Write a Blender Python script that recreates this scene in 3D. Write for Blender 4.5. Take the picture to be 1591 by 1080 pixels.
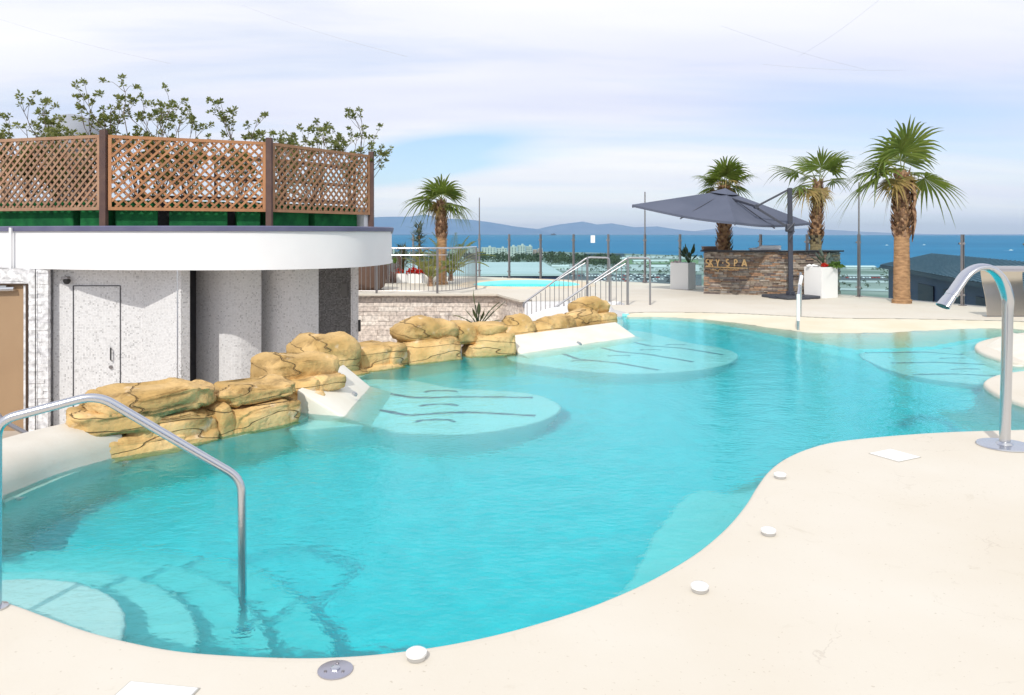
import bpy, bmesh, math, random
import numpy as np
from mathutils import Vector, Matrix, noise
R = math.radians
for o in list(bpy.data.objects): bpy.data.objects.remove(o)
SC = bpy.context.scene
COL = SC.collection
# ------------------------------------------------------------------ camera
F = 1225.0; U0 = 795.5; VH = 363.0; CH = 1.6
cd = bpy.data.cameras.new('camera'); cam = bpy.data.objects.new('camera', cd); COL.objects.link(cam)
cam.location = (0, 0, CH); cam.rotation_euler = (R(90), 0, 0)
cd.sensor_width = 36; cd.lens = F/1591*36; cd.shift_y = -177.0/1591; cd.clip_start = 0.1; cd.clip_end = 200000
SC.camera = cam
# ------------------------------------------------------------------ light
SUN_AZ = 17; SUN_EL = 43            # light travels towards +Y turned SUN_AZ towards +X
sd = bpy.data.lights.new('sun', 'SUN'); sd.energy = 2.75; sd.angle = R(0.5); sd.color = (1, .955, .88)
so = bpy.data.objects.new('sun', sd); COL.objects.link(so)
ld = Vector((math.sin(R(SUN_AZ))*math.cos(R(SUN_EL)), math.cos(R(SUN_AZ))*math.cos(R(SUN_EL)), -math.sin(R(SUN_EL))))
sd.cycles.is_caustics_light = True
so.rotation_euler = ld.to_track_quat('-Z', 'Y').to_euler(); so.location = (-20, -20, 30)
W = bpy.data.worlds.new('World'); SC.world = W; W.use_nodes = True
nt = W.node_tree; nt.nodes.clear(); L = nt.links.new
def N(t, nt_=None, **k):
    n = (nt_ or nt).nodes.new(t)
    for a, b in k.items(): setattr(n, a, b)
    return n
sky = N('ShaderNodeTexSky'); sky.sky_type = 'NISHITA'; sky.sun_disc = False
sky.sun_elevation = R(SUN_EL); sky.sun_rotation = R(180+SUN_AZ); sky.air_density = 1.0; sky.dust_density = .6; sky.ozone_density = 2
tc = N('ShaderNodeTexCoord'); sep = N('ShaderNodeSeparateXYZ'); L(tc.outputs['Generated'], sep.inputs[0])
def M_(op, a, b=None, nt_=None, c=None):
    n = N('ShaderNodeMath', nt_, operation=op); t = (nt_ or nt)
    for i, x in enumerate((a, b, c)):
        if x is None: continue
        if isinstance(x, (int, float)): n.inputs[i].default_value = x
        else: t.links.new(x, n.inputs[i])
    return n.outputs[0]
den = M_('ADD', M_('MAXIMUM', sep.outputs[2], 0.0), 0.10)
px_ = M_('DIVIDE', sep.outputs[0], den); py_ = M_('DIVIDE', sep.outputs[1], den)
cmb = N('ShaderNodeCombineXYZ'); L(px_, cmb.inputs[0]); L(py_, cmb.inputs[1])
rot = N('ShaderNodeMapping'); rot.inputs['Rotation'].default_value = (0, 0, R(-24)); rot.inputs['Scale'].default_value = (.55, 1.5, 1); L(cmb.outputs[0], rot.inputs[0])
n1 = N('ShaderNodeTexNoise'); n1.inputs['Scale'].default_value = .62; n1.inputs['Detail'].default_value = 8; n1.inputs['Roughness'].default_value = .55; n1.inputs['Distortion'].default_value = .5; L(rot.outputs[0], n1.inputs[0])
n2 = N('ShaderNodeTexNoise'); n2.inputs['Scale'].default_value = .34; n2.inputs['Detail'].default_value = 4; L(rot.outputs[0], n2.inputs[0])
# one blue opening low in the sky, a little left of straight ahead
def blob(az, el, wa, we, tilt=0.0):
    a = M_('ARCTAN2', sep.outputs[0], sep.outputs[1])
    da = M_('SUBTRACT', a, R(az)); de = M_('SUBTRACT', M_('SUBTRACT', sep.outputs[2], math.sin(R(el))), M_('MULTIPLY', da, tilt))
    q = M_('ADD', M_('POWER', M_('DIVIDE', da, R(wa)), 2.0), M_('POWER', M_('DIVIDE', de, R(we)), 2.0))
    return M_('EXPONENT', M_('MULTIPLY', q, -1.0))
bl = M_('ADD', blob(-4.5, 6.3, 6.5, 1.0, .10), blob(-9, 4.2, 9, .7, .12))
bl = M_('ADD', bl, M_('MULTIPLY', blob(26, 8, 14, 1.6, -.1), .35))
cov = M_('ADD', M_('MULTIPLY', n1.outputs[0], .75), M_('MULTIPLY', n2.outputs[0], .45))
wob = M_('MULTIPLY', bl, M_('ADD', M_('MULTIPLY', n1.outputs[0], 1.6), -.2))
cov = M_('SUBTRACT', cov, M_('MULTIPLY', wob, .85))
low = M_('MULTIPLY', M_('MAXIMUM', M_('SUBTRACT', .12, sep.outputs[2]), 0.0), .9)
cov = M_('SUBTRACT', cov, low)
cr = N('ShaderNodeValToRGB'); cr.color_ramp.elements[0].position = .24; cr.color_ramp.elements[1].position = .60
cr.color_ramp.elements[0].color = (0.12,)*3+(1,); cr.color_ramp.elements[1].color = (1,)*4; L(cov, cr.inputs[0])
ccol = N('ShaderNodeValToRGB'); L(n2.outputs[0], ccol.inputs[0])
ccol.color_ramp.elements[0].position = .36; ccol.color_ramp.elements[0].color = (.79, .83, 1.02, 1)
ccol.color_ramp.elements[1].position = .62; ccol.color_ramp.elements[1].color = (1.08, 1.08, 1.08, 1)
vs = N('ShaderNodeVectorMath', operation='SCALE'); vs.inputs['Scale'].default_value = 10; L(ccol.outputs[0], vs.inputs[0])
skm = N('ShaderNodeMix', data_type='RGBA'); L(cr.outputs[0], skm.inputs[0]); 
sks = N('ShaderNodeVectorMath', operation='MULTIPLY'); sks.inputs[1].default_value = (1.08, 1.27, 1.48); L(sky.outputs[0], sks.inputs[0])
L(sks.outputs[0], skm.inputs[6]); L(vs.outputs[0], skm.inputs[7])
hv = N('ShaderNodeMix', data_type='RGBA'); hv.inputs[7].default_value = (7.6, 8.7, 9.7, 1); L(M_('MULTIPLY', M_('EXPONENT', M_('MULTIPLY', M_('MAXIMUM', sep.outputs[2], 0.0), -14.0)), .62), hv.inputs[0]); L(skm.outputs[2], hv.inputs[6])
bg = N('ShaderNodeBackground'); bg.inputs[1].default_value = .1; L(hv.outputs[2], bg.inputs[0])
wo = N('ShaderNodeOutputWorld'); L(bg.outputs[0], wo.inputs[0])
SC.view_settings.view_transform = 'Standard'; SC.view_settings.look = 'None'; SC.view_settings.exposure = 0.0; SC.view_settings.gamma = 1
SC.cycles.max_bounces = 8; SC.cycles.transparent_max_bounces = 24; SC.cycles.volume_bounces = 0
# ------------------------------------------------------------------ helpers
def g(u, v, z=0.0):                     # a ground point of height z seen in that direction
    Y = F*(CH-z)/(v-VH); return (u-U0)*Y/F, Y
def X_(u, Y): return (u-U0)*Y/F
def Z_(v, Y): return CH-(v-VH)*Y/F
def tag(o, label=None, cat=None, group=None, kind=None):
    if label: o['label'] = label
    if cat: o['category'] = cat
    if group: o['group'] = group
    if kind: o['kind'] = kind
    return o
def empty(name, loc, label=None, cat=None, group=None, rz=0):
    o = bpy.data.objects.new(name, None); COL.objects.link(o); o.location = loc; o.rotation_euler = (0, 0, rz)
    o.empty_display_size = .2
    return tag(o, label, cat, group)
def unit(v):
    v = Vector(v); return v.normalized() if v.length > 1e-9 else Vector((0, 0, 1))
class MB:
    def __init__(s): s.v = []; s.f = []; s.uv = None
    def add(s, vs, fs):
        b = len(s.v); s.v += [tuple(x) for x in vs]; s.f += [tuple(b+i for i in f) for f in fs]; return s
    def box(s, c, d, rz=0, tilt=None):
        x, y, z = d[0]/2, d[1]/2, d[2]/2
        P = [Vector((a*x, b*y, e*z)) for e in (-1, 1) for b in (-1, 1) for a in (-1, 1)]
        m = Matrix.Rotation(rz, 3, 'Z')
        if tilt is not None: m = m @ tilt
        P = [m @ p + Vector(c) for p in P]
        return s.add(P, [(0, 2, 3, 1), (4, 5, 7, 6), (0, 1, 5, 4), (2, 6, 7, 3), (0, 4, 6, 2), (1, 3, 7, 5)])
    def bar(s, a, b, w, h, up=(0, 0, 1)):       # rectangular bar between two points
        a = Vector(a); b = Vector(b); d = unit(b-a); u = Vector(up); u = Vector((1, 0, 0)) if d.cross(u).length < 1e-3 else u; sd_ = unit(d.cross(u)); u = unit(sd_.cross(d))
        P = []
        for p in (a, b):
            for i, j in ((-1, -1), (1, -1), (1, 1), (-1, 1)): P.append(p+sd_*(i*w/2)+u*(j*h/2))
        return s.add(P, [(3, 2, 1, 0), (4, 5, 6, 7), (0, 1, 5, 4), (1, 2, 6, 5), (2, 3, 7, 6), (3, 0, 4, 7)])
    def tube(s, path, r, n=10, caps=True, flat=None):   # r number or list; flat = (a, b, side vector) makes an elliptic section
        path = [Vector(p) for p in path]; rs = r if isinstance(r, (list, tuple)) else [r]*len(path)
        rings = []; prev = None
        for i, p in enumerate(path):
            t = unit((path[min(i+1, len(path)-1)]-path[max(i-1, 0)]))
            if prev is None:
                ref = Vector((0, 0, 1)) if abs(t.z) < .9 else Vector((1, 0, 0))
                if flat: ref = Vector(flat[2])
                a = unit(ref-t*ref.dot(t))
            else: a = unit(prev-t*prev.dot(t))
            prev = a; b = t.cross(a)
            fa, fb = ((flat[0][i], flat[1][i]) if isinstance(flat[0], list) else (flat[0], flat[1])) if flat else (1, 1)
            rings.append([p+(a*math.cos(k*2*math.pi/n)*fa+b*math.sin(k*2*math.pi/n)*fb)*rs[i] for k in range(n)])
        vs = [q for r_ in rings for q in r_]; fs = []
        for i in range(len(rings)-1):
            for k in range(n):
                fs.append((i*n+k, i*n+(k+1) % n, (i+1)*n+(k+1) % n, (i+1)*n+k))
        if caps: fs.append(tuple(range(n))[::-1]); fs.append(tuple((len(rings)-1)*n+k for k in range(n)))
        return s.add(vs, fs)
    def lathe(s, prof, n=24, c=(0, 0, 0)):
        vs = []; fs = []
        for r, z in prof:
            for k in range(n): a = 2*math.pi*k/n; vs.append((c[0]+r*math.cos(a), c[1]+r*math.sin(a), c[2]+z))
        for i in range(len(prof)-1):
            for k in range(n): fs.append((i*n+k, i*n+(k+1) % n, (i+1)*n+(k+1) % n, (i+1)*n+k))
        fs.append(tuple(range(n))[::-1]); fs.append(tuple((len(prof)-1)*n+k for k in range(n)))
        return s.add(vs, fs)
    def prism(s, poly, z0, z1):
        n = len(poly); vs = [(p[0], p[1], z0) for p in poly]+[(p[0], p[1], z1) for p in poly]
        fs = [tuple(range(n))[::-1], tuple(range(n, 2*n))]+[(i, (i+1) % n, n+(i+1) % n, n+i) for i in range(n)]
        return s.add(vs, fs)
    def build(s, name, m, parent=None, bevel=0, smooth=False, seg=2, loc=None, norm=True):
        off = Vector(loc) if loc is not None else (parent.matrix_basis.translation.copy() if parent is not None else Vector((0, 0, 0)))
        if parent is not None and parent.parent is not None and loc is None: off = parent.matrix_basis.translation+parent.parent.matrix_basis.translation
        me = bpy.data.meshes.new(name); me.from_pydata([tuple(Vector(v)-off) for v in s.v], [], s.f); me.validate()
        if norm or bevel:
            bm = bmesh.new(); bm.from_mesh(me)
            if norm: bmesh.ops.recalc_face_normals(bm, faces=bm.faces)
            if bevel:
                es = [e for e in bm.edges if len(e.link_faces) == 2 and e.calc_face_angle(0) > .6]
                bmesh.ops.bevel(bm, geom=es, offset=bevel, segments=seg, affect='EDGES', profile=.5, clamp_overlap=True)
            bm.to_mesh(me); bm.free()
        if smooth:
            me.polygons.foreach_set('use_smooth', [True]*len(me.polygons))
            if smooth != 'all': me.set_sharp_from_angle(angle=R(38))
        o = bpy.data.objects.new(name, me); COL.objects.link(o)
        for mm in (m if isinstance(m, (list, tuple)) else [m]): me.materials.append(mm)
        if parent is not None: o.parent = parent
        elif loc is not None: o.location = loc
        return o
def arc_smooth(pts, k=8, closed=False):       # Catmull-Rom
    P = [Vector(p) for p in pts]; n = len(P); out = []
    rng = range(n if closed else n-1)
    for i in rng:
        p0 = P[(i-1) % n] if (closed or i > 0) else P[0]; p1 = P[i]; p2 = P[(i+1) % n]
        p3 = P[(i+2) % n] if (closed or i+2 < n) else P[n-1]
        for j in range(k):
            t = j/k; out.append(.5*((2*p1)+(p2-p0)*t+(2*p0-5*p1+4*p2-p3)*t*t+(3*p1-p0-3*p2+p3)*t**3))
    if not closed: out.append(P[-1])
    return out
def round_path(pts, r=.1, k=6):               # polyline with rounded corners
    P = [Vector(p) for p in pts]; out = [P[0]]
    for i in range(1, len(P)-1):
        a, b, c = P[i-1], P[i], P[i+1]
        d1 = unit(a-b); d2 = unit(c-b); q = min(r, (a-b).length*.45, (c-b).length*.45)
        s, e = b+d1*q, b+d2*q
        for j in range(k+1): t = j/k; out.append(s*(1-t)**2+b*2*t*(1-t)+e*t*t)
    out.append(P[-1]); return out
# ------------------------------------------------------------------ materials
MATS = {}
def mat(name, col, rough=.6, metal=0, col2=None, nscale=4, bump=0, bscale=20, spec=.5, detail=6, lo=.35, hi=.65, bdist=.01, stretch=None, sss=0, coords='Object'):
    if name in MATS: return MATS[name]
    m = bpy.data.materials.new(name); m.use_nodes = True; t = m.node_tree; b = t.nodes['Principled BSDF']; MATS[name] = m
    b.inputs['Base Color'].default_value = (*col, 1); b.inputs['Roughness'].default_value = rough; b.inputs['Metallic'].default_value = metal
    b.inputs['Specular IOR Level'].default_value = spec
    c = t.nodes.new('ShaderNodeTexCoord'); src = c.outputs[coords]
    if stretch:
        mp = t.nodes.new('ShaderNodeMapping'); mp.inputs['Scale'].default_value = stretch; t.links.new(src, mp.inputs[0]); src = mp.outputs[0]
    if col2:
        n = t.nodes.new('ShaderNodeTexNoise'); n.inputs['Scale'].default_value = nscale; n.inputs['Detail'].default_value = detail; t.links.new(src, n.inputs[0])
        r_ = t.nodes.new('ShaderNodeValToRGB'); r_.color_ramp.elements[0].position = lo; r_.color_ramp.elements[1].position = hi
        r_.color_ramp.elements[0].color = (*col, 1); r_.color_ramp.elements[1].color = (*col2, 1)
        t.links.new(n.outputs[0], r_.inputs[0]); t.links.new(r_.outputs[0], b.inputs['Base Color'])
    if bump:
        n = t.nodes.new('ShaderNodeTexNoise'); n.inputs['Scale'].default_value = bscale; n.inputs['Detail'].default_value = 8; t.links.new(src, n.inputs[0])
        bp = t.nodes.new('ShaderNodeBump'); bp.inputs['Strength'].default_value = bump; bp.inputs['Distance'].default_value = bdist
        t.links.new(n.outputs[0], bp.inputs['Height']); t.links.new(bp.outputs[0], b.inputs['Normal'])
    return m
def isl(m, amt=.3, hue=0.0):                   # vary the colour per loose piece (each stone, each leaf)
    t = m.node_tree; b = t.nodes['Principled BSDF']; gi = t.nodes.new('ShaderNodeNewGeometry'); hs = t.nodes.new('ShaderNodeHueSaturation')
    inp = b.inputs['Base Color']
    if inp.is_linked: t.links.new(inp.links[0].from_socket, hs.inputs['Color'])
    else: hs.inputs['Color'].default_value = inp.default_value
    mr = t.nodes.new('ShaderNodeMapRange'); mr.inputs['To Min'].default_value = 1-amt; mr.inputs['To Max'].default_value = 1+amt
    t.links.new(gi.outputs['Random Per Island'], mr.inputs[0]); t.links.new(mr.outputs[0], hs.inputs['Value'])
    if hue:
        mh = t.nodes.new('ShaderNodeMapRange'); mh.inputs['To Min'].default_value = .5-hue; mh.inputs['To Max'].default_value = .5+hue
        wn = t.nodes.new('ShaderNodeTexWhiteNoise'); wn.noise_dimensions = '1D'; t.links.new(gi.outputs['Random Per Island'], wn.inputs['W'])
        t.links.new(wn.outputs[0], mh.inputs[0]); t.links.new(mh.outputs[0], hs.inputs['Hue'])
    t.links.new(hs.outputs[0], inp); return m
def pick(name, cols, rough=.8, bump=.5, bscale=30, spec=.3):    # each loose piece takes one of the colours
    m = mat(name, cols[0], rough, bump=bump, bscale=bscale, spec=spec); t = m.node_tree; b = t.nodes['Principled BSDF']
    gi = t.nodes.new('ShaderNodeNewGeometry'); cr_ = t.nodes.new('ShaderNodeValToRGB'); cr_.color_ramp.interpolation = 'CONSTANT'
    e = cr_.color_ramp.elements
    while len(e) < len(cols): e.new(.5)
    for i, c in enumerate(cols): e[i].position = i/len(cols); e[i].color = (*c, 1)
    t.links.new(gi.outputs['Random Per Island'], cr_.inputs[0])
    n = t.nodes.new('ShaderNodeTexNoise'); n.inputs['Scale'].default_value = 14; n.inputs['Detail'].default_value = 8
    c = t.nodes.new('ShaderNodeTexCoord'); t.links.new(c.outputs['Object'], n.inputs[0])
    mr = t.nodes.new('ShaderNodeMapRange'); mr.inputs['From Min'].default_value = .3; mr.inputs['From Max'].default_value = .7; mr.inputs['To Min'].default_value = .65; mr.inputs['To Max'].default_value = 1.3; t.links.new(n.outputs[0], mr.inputs[0])
    hs = t.nodes.new('ShaderNodeHueSaturation'); t.links.new(cr_.outputs[0], hs.inputs['Color']); t.links.new(mr.outputs[0], hs.inputs['Value'])
    t.links.new(hs.outputs[0], b.inputs['Base Color']); return m
def leafmat(name, c1, c2, tr=.25):
    m = mat(name, c1, .5, col2=c2, nscale=3, spec=.35); isl(m, .35, .015); t = m.node_tree; b = t.nodes['Principled BSDF']
    tl = t.nodes.new('ShaderNodeBsdfTranslucent'); tl.inputs[0].default_value = (c2[0]*1.3, c2[1]*1.5, c2[2]*.8, 1)
    mx = t.nodes.new('ShaderNodeMixShader'); mx.inputs[0].default_value = tr
    o = t.nodes['Material Output']; t.links.new(b.outputs[0], mx.inputs[1]); t.links.new(tl.outputs[0], mx.inputs[2]); t.links.new(mx.outputs[0], o.inputs[0]); return m
M_deck = mat('deck_plaster', (.66, .60, .50), .75, col2=(.70, .655, .57), nscale=.9, bump=.12, bscale=60, bdist=.004, spec=.25, detail=10, lo=.3, hi=.7)
# faint stains and hairline marks on the deck
t = M_deck.node_tree; b_ = t.nodes['Principled BSDF']; base = b_.inputs['Base Color'].links[0].from_socket
c_ = t.nodes.new('ShaderNodeTexCoord'); n_ = t.nodes.new('ShaderNodeTexNoise'); n_.inputs['Scale'].default_value = 2.6; n_.inputs['Detail'].default_value = 12; n_.inputs['Roughness'].default_value = .72; n_.inputs['Distortion'].default_value = 1.2
t.links.new(c_.outputs['Object'], n_.inputs[0]); r_ = t.nodes.new('ShaderNodeValToRGB'); r_.color_ramp.elements[0].position = .60; r_.color_ramp.elements[1].position = .74
r_.color_ramp.elements[0].color = (1, 1, 1, 1); r_.color_ramp.elements[1].color = (.86, .84, .80, 1); t.links.new(n_.outputs[0], r_.inputs[0])
n_ = t.nodes.new('ShaderNodeTexNoise'); n_.inputs['Scale'].default_value = 45; n_.inputs['Detail'].default_value = 3; t.links.new(c_.outputs['Object'], n_.inputs[0])
r2 = t.nodes.new('ShaderNodeValToRGB'); r2.color_ramp.elements[0].position = .27; r2.color_ramp.elements[1].position = .33; r2.color_ramp.elements[0].color = (.72, .68, .62, 1); r2.color_ramp.elements[1].color = (1, 1, 1, 1); t.links.new(n_.outputs[0], r2.inputs[0])
mx = t.nodes.new('ShaderNodeMix'); mx.data_type = 'RGBA'; mx.blend_type = 'MULTIPLY'; mx.inputs[0].default_value = 1; t.links.new(base, mx.inputs[6]); t.links.new(r_.outputs[0], mx.inputs[7])
mx2 = t.nodes.new('ShaderNodeMix'); mx2.data_type = 'RGBA'; mx2.blend_type = 'MULTIPLY'; mx2.inputs[0].default_value = .7; t.links.new(mx.outputs[2], mx2.inputs[6]); t.links.new(r2.outputs[0], mx2.inputs[7])
n7 = t.nodes.new('ShaderNodeTexNoise'); n7.inputs['Scale'].default_value = .75; n7.inputs['Detail'].default_value = 7; n7.inputs['Roughness'].default_value = .5; t.links.new(c_.outputs['Object'], n7.inputs[0])
a7 = M_('ABSOLUTE', M_('SUBTRACT', n7.outputs[0], .53, t), None, t); l7 = t.nodes.new('ShaderNodeMapRange'); l7.inputs['From Min'].default_value = .0006; l7.inputs['From Max'].default_value = .002; l7.inputs['To Min'].default_value = 1; l7.inputs['To Max'].default_value = 0; t.links.new(a7, l7.inputs[0])
n8 = t.nodes.new('ShaderNodeTexNoise'); n8.inputs['Scale'].default_value = 1.7; mp8 = t.nodes.new('ShaderNodeMapping'); mp8.inputs['Location'].default_value = (4, 9, 2); t.links.new(c_.outputs['Object'], mp8.inputs[0]); t.links.new(mp8.outputs[0], n8.inputs[0])
g8 = t.nodes.new('ShaderNodeMapRange'); g8.inputs['From Min'].default_value = .52; g8.inputs['From Max'].default_value = .62; t.links.new(n8.outputs[0], g8.inputs[0])
mx3 = t.nodes.new('ShaderNodeMix'); mx3.data_type = 'RGBA'; mx3.inputs[7].default_value = (.42, .36, .29, 1); t.links.new(M_('MULTIPLY', M_('MULTIPLY', l7.outputs[0], g8.outputs[0], t), .28, t), mx3.inputs[0]); t.links.new(mx2.outputs[2], mx3.inputs[6]); t.links.new(mx3.outputs[2], b_.inputs['Base Color'])
t.links.new(a7, l7.inputs[0])
M_shelf = mat('shelf_plaster', (.80, .83, .80), .8, col2=(.86, .87, .84), nscale=1.5, bump=.15, bscale=30, spec=.2)
M_pool = mat('pool_plaster', (.26, .86, .85), .8, col2=(.34, .89, .88), nscale=1.5, bump=.2, bscale=25, spec=.2)
M_slab = mat('backrest_plaster', (.80, .765, .68), .7, col2=(.74, .70, .60), nscale=3, bump=.1, bscale=60, spec=.3)
M_steel = mat('brushed_steel', (.62, .63, .66), .22, 1.0, bump=.05, bscale=120)
M_steeld = mat('satin_steel', (.36, .34, .34), .38, 1.0)
M_white = mat('white_render', (.80, .80, .81), .7, col2=(.84, .84, .845), nscale=1.2, bump=.1, bscale=50, spec=.3)
M_navy = mat('navy_edge', (.11, .11, .20), .5, col2=(.15, .15, .24), nscale=2)
M_charc = mat('charcoal_metal', (.05, .055, .075), .45, spec=.5)
M_canvas = mat('charcoal_canvas', (.10, .115, .16), .9, col2=(.125, .14, .19), nscale=.8, bump=.3, bscale=250, spec=.15, bdist=.002)
M_plast = mat('white_plastic', (.86, .86, .85), .35)
M_black = mat('black_plastic', (.02, .02, .022), .5)
M_brownpost = mat('brown_post', (.085, .045, .04), .6, col2=(.12, .065, .05), nscale=6)
M_lat = mat('orange_lath', (.46, .215, .095), .7, col2=(.35, .165, .08), nscale=5, bump=.2, bscale=60, stretch=(1, 1, .3)); isl(M_lat, .22)
M_lat2 = mat('tan_lath', (.38, .235, .15), .75, col2=(.33, .18, .11), nscale=5, bump=.2, bscale=60); isl(M_lat2, .22)
M_turf = mat('green_turf', (.02, .16, .05), .95, col2=(.012, .09, .035), nscale=5, bump=.6, bscale=180, spec=.1)
M_door = mat('tan_door', (.36, .235, .135), .5, col2=(.39, .26, .15), nscale=1.5)
M_barstone = pick('ledger_stone', [(.20, .155, .13), (.27, .22, .18), (.34, .285, .23), (.24, .19, .165), (.36, .22, .14), (.16, .13, .125), (.40, .345, .29), (.29, .20, .14), (.24, .225, .21), (.31, .26, .21)])
M_wallstone = pick('beige_stone', [(.68, .60, .53), (.74, .66, .59), (.64, .56, .50), (.78, .71, .64), (.70, .61, .54)], bump=.35, bscale=12)
M_whstone = pick('white_stone', [(.74, .74, .75), (.80, .80, .81), (.70, .70, .72)], bump=.8, bscale=25)
def trunkmat(name, a, b): 
    m = mat(name, a, .85, col2=b, nscale=7, bump=.8, bscale=22, stretch=(1, 1, 2.5), bdist=.03, spec=.1); return m
M_tr1 = trunkmat('palm_bark', (.50, .30, .16), (.30, .18, .10))
M_tr2 = mat('palm_boots', (.16, .085, .055), .9, col2=(.42, .27, .17), nscale=9, bump=.9, bscale=20, bdist=.03, spec=.1); isl(M_tr2, .4)
M_palm = leafmat('fan_leaf', (.075, .115, .022), (.17, .21, .045), .3)
M_palmd = leafmat('old_fan_leaf', (.20, .14, .05), (.36, .27, .10), .2)
M_leaf = leafmat('shrub_leaf', (.09, .11, .04), (.24, .25, .09), .32)
M_leafy = leafmat('bright_leaf', (.06, .13, .02), (.13, .22, .04))
M_leafb = leafmat('dark_broad_leaf', (.02, .045, .018), (.05, .085, .03), .12)
M_leafbl = leafmat('blue_leaf', (.10, .14, .13), (.17, .21, .17), .15)
M_twig = mat('twig', (.16, .12, .09), .9)
M_red = leafmat('red_petal', (.50, .02, .012), (.68, .05, .02), .3)
M_soil = mat('soil', (.05, .035, .025), .95, bump=.8, bscale=30)
def rockmat():
    m = mat('ochre_rock', (.62, .42, .16), .85, col2=(.75, .55, .27), nscale=2.2, bump=.8, bscale=11, bdist=.035, spec=.25, detail=10)
    t = m.node_tree; b = t.nodes['Principled BSDF']; base = b.inputs['Base Color'].links[0].from_socket; c = t.nodes.new('ShaderNodeTexCoord')
    n = t.nodes.new('ShaderNodeTexNoise'); n.inputs['Scale'].default_value = 3.1; n.inputs['Detail'].default_value = 9; n.inputs['Roughness'].default_value = .65; n.inputs['Distortion'].default_value = .6
    mp = t.nodes.new('ShaderNodeMapping'); mp.inputs['Scale'].default_value = (1, 1, 1.8); mp.inputs['Location'].default_value = (3, 7, 1); t.links.new(c.outputs['Object'], mp.inputs[0]); t.links.new(mp.outputs[0], n.inputs[0])
    r = t.nodes.new('ShaderNodeValToRGB'); e = r.color_ramp.elements; e[0].position = .34; e[0].color = (.40, .38, .38, 1); e[1].position = .46; e[1].color = (1, 1, 1, 1)
    t.links.new(n.outputs[0], r.inputs[0])
    x = t.nodes.new('ShaderNodeMix'); x.data_type = 'RGBA'; x.blend_type = 'MULTIPLY'; x.inputs[0].default_value = .8; t.links.new(base, x.inputs[6]); t.links.new(r.outputs[0], x.inputs[7])
    n3 = t.nodes.new('ShaderNodeTexNoise'); n3.inputs['Scale'].default_value = 6.5; n3.inputs['Detail'].default_value = 8; t.links.new(c.outputs['Object'], n3.inputs[0])
    r3 = t.nodes.new('ShaderNodeValToRGB'); r3.color_ramp.elements[0].position = .62; r3.color_ramp.elements[1].position = .72; t.links.new(n3.outputs[0], r3.inputs[0])
    x2 = t.nodes.new('ShaderNodeMix'); x2.data_type = 'RGBA'; x2.inputs[7].default_value = (.78, .66, .48, 1); 
    f = t.nodes.new('ShaderNodeMath'); f.operation = 'MULTIPLY'; f.inputs[1].default_value = .7; t.links.new(r3.outputs[0], f.inputs[0]); t.links.new(f.outputs[0], x2.inputs[0]); t.links.new(x.outputs[2], x2.inputs[6])
    # damp grey-brown staining, broad and irregular, and thin mortar-like joints
    n5 = t.nodes.new('ShaderNodeTexNoise'); n5.inputs['Scale'].default_value = 1.3; n5.inputs['Detail'].default_value = 6; t.links.new(c.outputs['Object'], n5.inputs[0])
    r4 = t.nodes.new('ShaderNodeValToRGB'); r4.color_ramp.elements[0].position = .40; r4.color_ramp.elements[1].position = .58; r4.color_ramp.elements[0].color = (.70, .66, .62, 1); r4.color_ramp.elements[1].color = (1.06, 1, .95, 1); t.links.new(n5.outputs[0], r4.inputs[0])
    x3 = t.nodes.new('ShaderNodeMix'); x3.data_type = 'RGBA'; x3.blend_type = 'MULTIPLY'; x3.inputs[0].default_value = 1; t.links.new(x2.outputs[2], x3.inputs[6]); t.links.new(r4.outputs[0], x3.inputs[7])
    n6 = t.nodes.new('ShaderNodeTexNoise'); n6.inputs['Scale'].default_value = .8; n6.inputs['Detail'].default_value = 2.5; n6.inputs['Roughness'].default_value = .45
    mp6 = t.nodes.new('ShaderNodeMapping'); mp6.inputs['Scale'].default_value = (1, 1, 4.5); mp6.inputs['Location'].default_value = (1.7, 4.1, 9.3); t.links.new(c.outputs['Object'], mp6.inputs[0]); t.links.new(mp6.outputs[0], n6.inputs[0])
    ab = M_('ABSOLUTE', M_('SUBTRACT', n6.outputs[0], .5, t), None, t); mr = t.nodes.new('ShaderNodeMapRange'); mr.inputs['From Min'].default_value = .001; mr.inputs['From Max'].default_value = .005; t.links.new(ab, mr.inputs[0])
    x4 = t.nodes.new('ShaderNodeMix'); x4.data_type = 'RGBA'; x4.inputs[6].default_value = (.36, .235, .105, 1); t.links.new(mr.outputs[0], x4.inputs[0]); t.links.new(x3.outputs[2], x4.inputs[7])
    bo = [q for q in t.nodes if q.type == 'BUMP'][0]; b2 = t.nodes.new('ShaderNodeBump'); b2.inputs['Strength'].default_value = 1; b2.inputs['Distance'].default_value = .03; t.links.new(mr.outputs[0], b2.inputs['Height']); t.links.new(bo.outputs[0], b2.inputs['Normal']); t.links.new(b2.outputs[0], b.inputs['Normal'])
    t.links.new(x4.outputs[2], b.inputs['Base Color']); return m
M_rock = rockmat()
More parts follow.
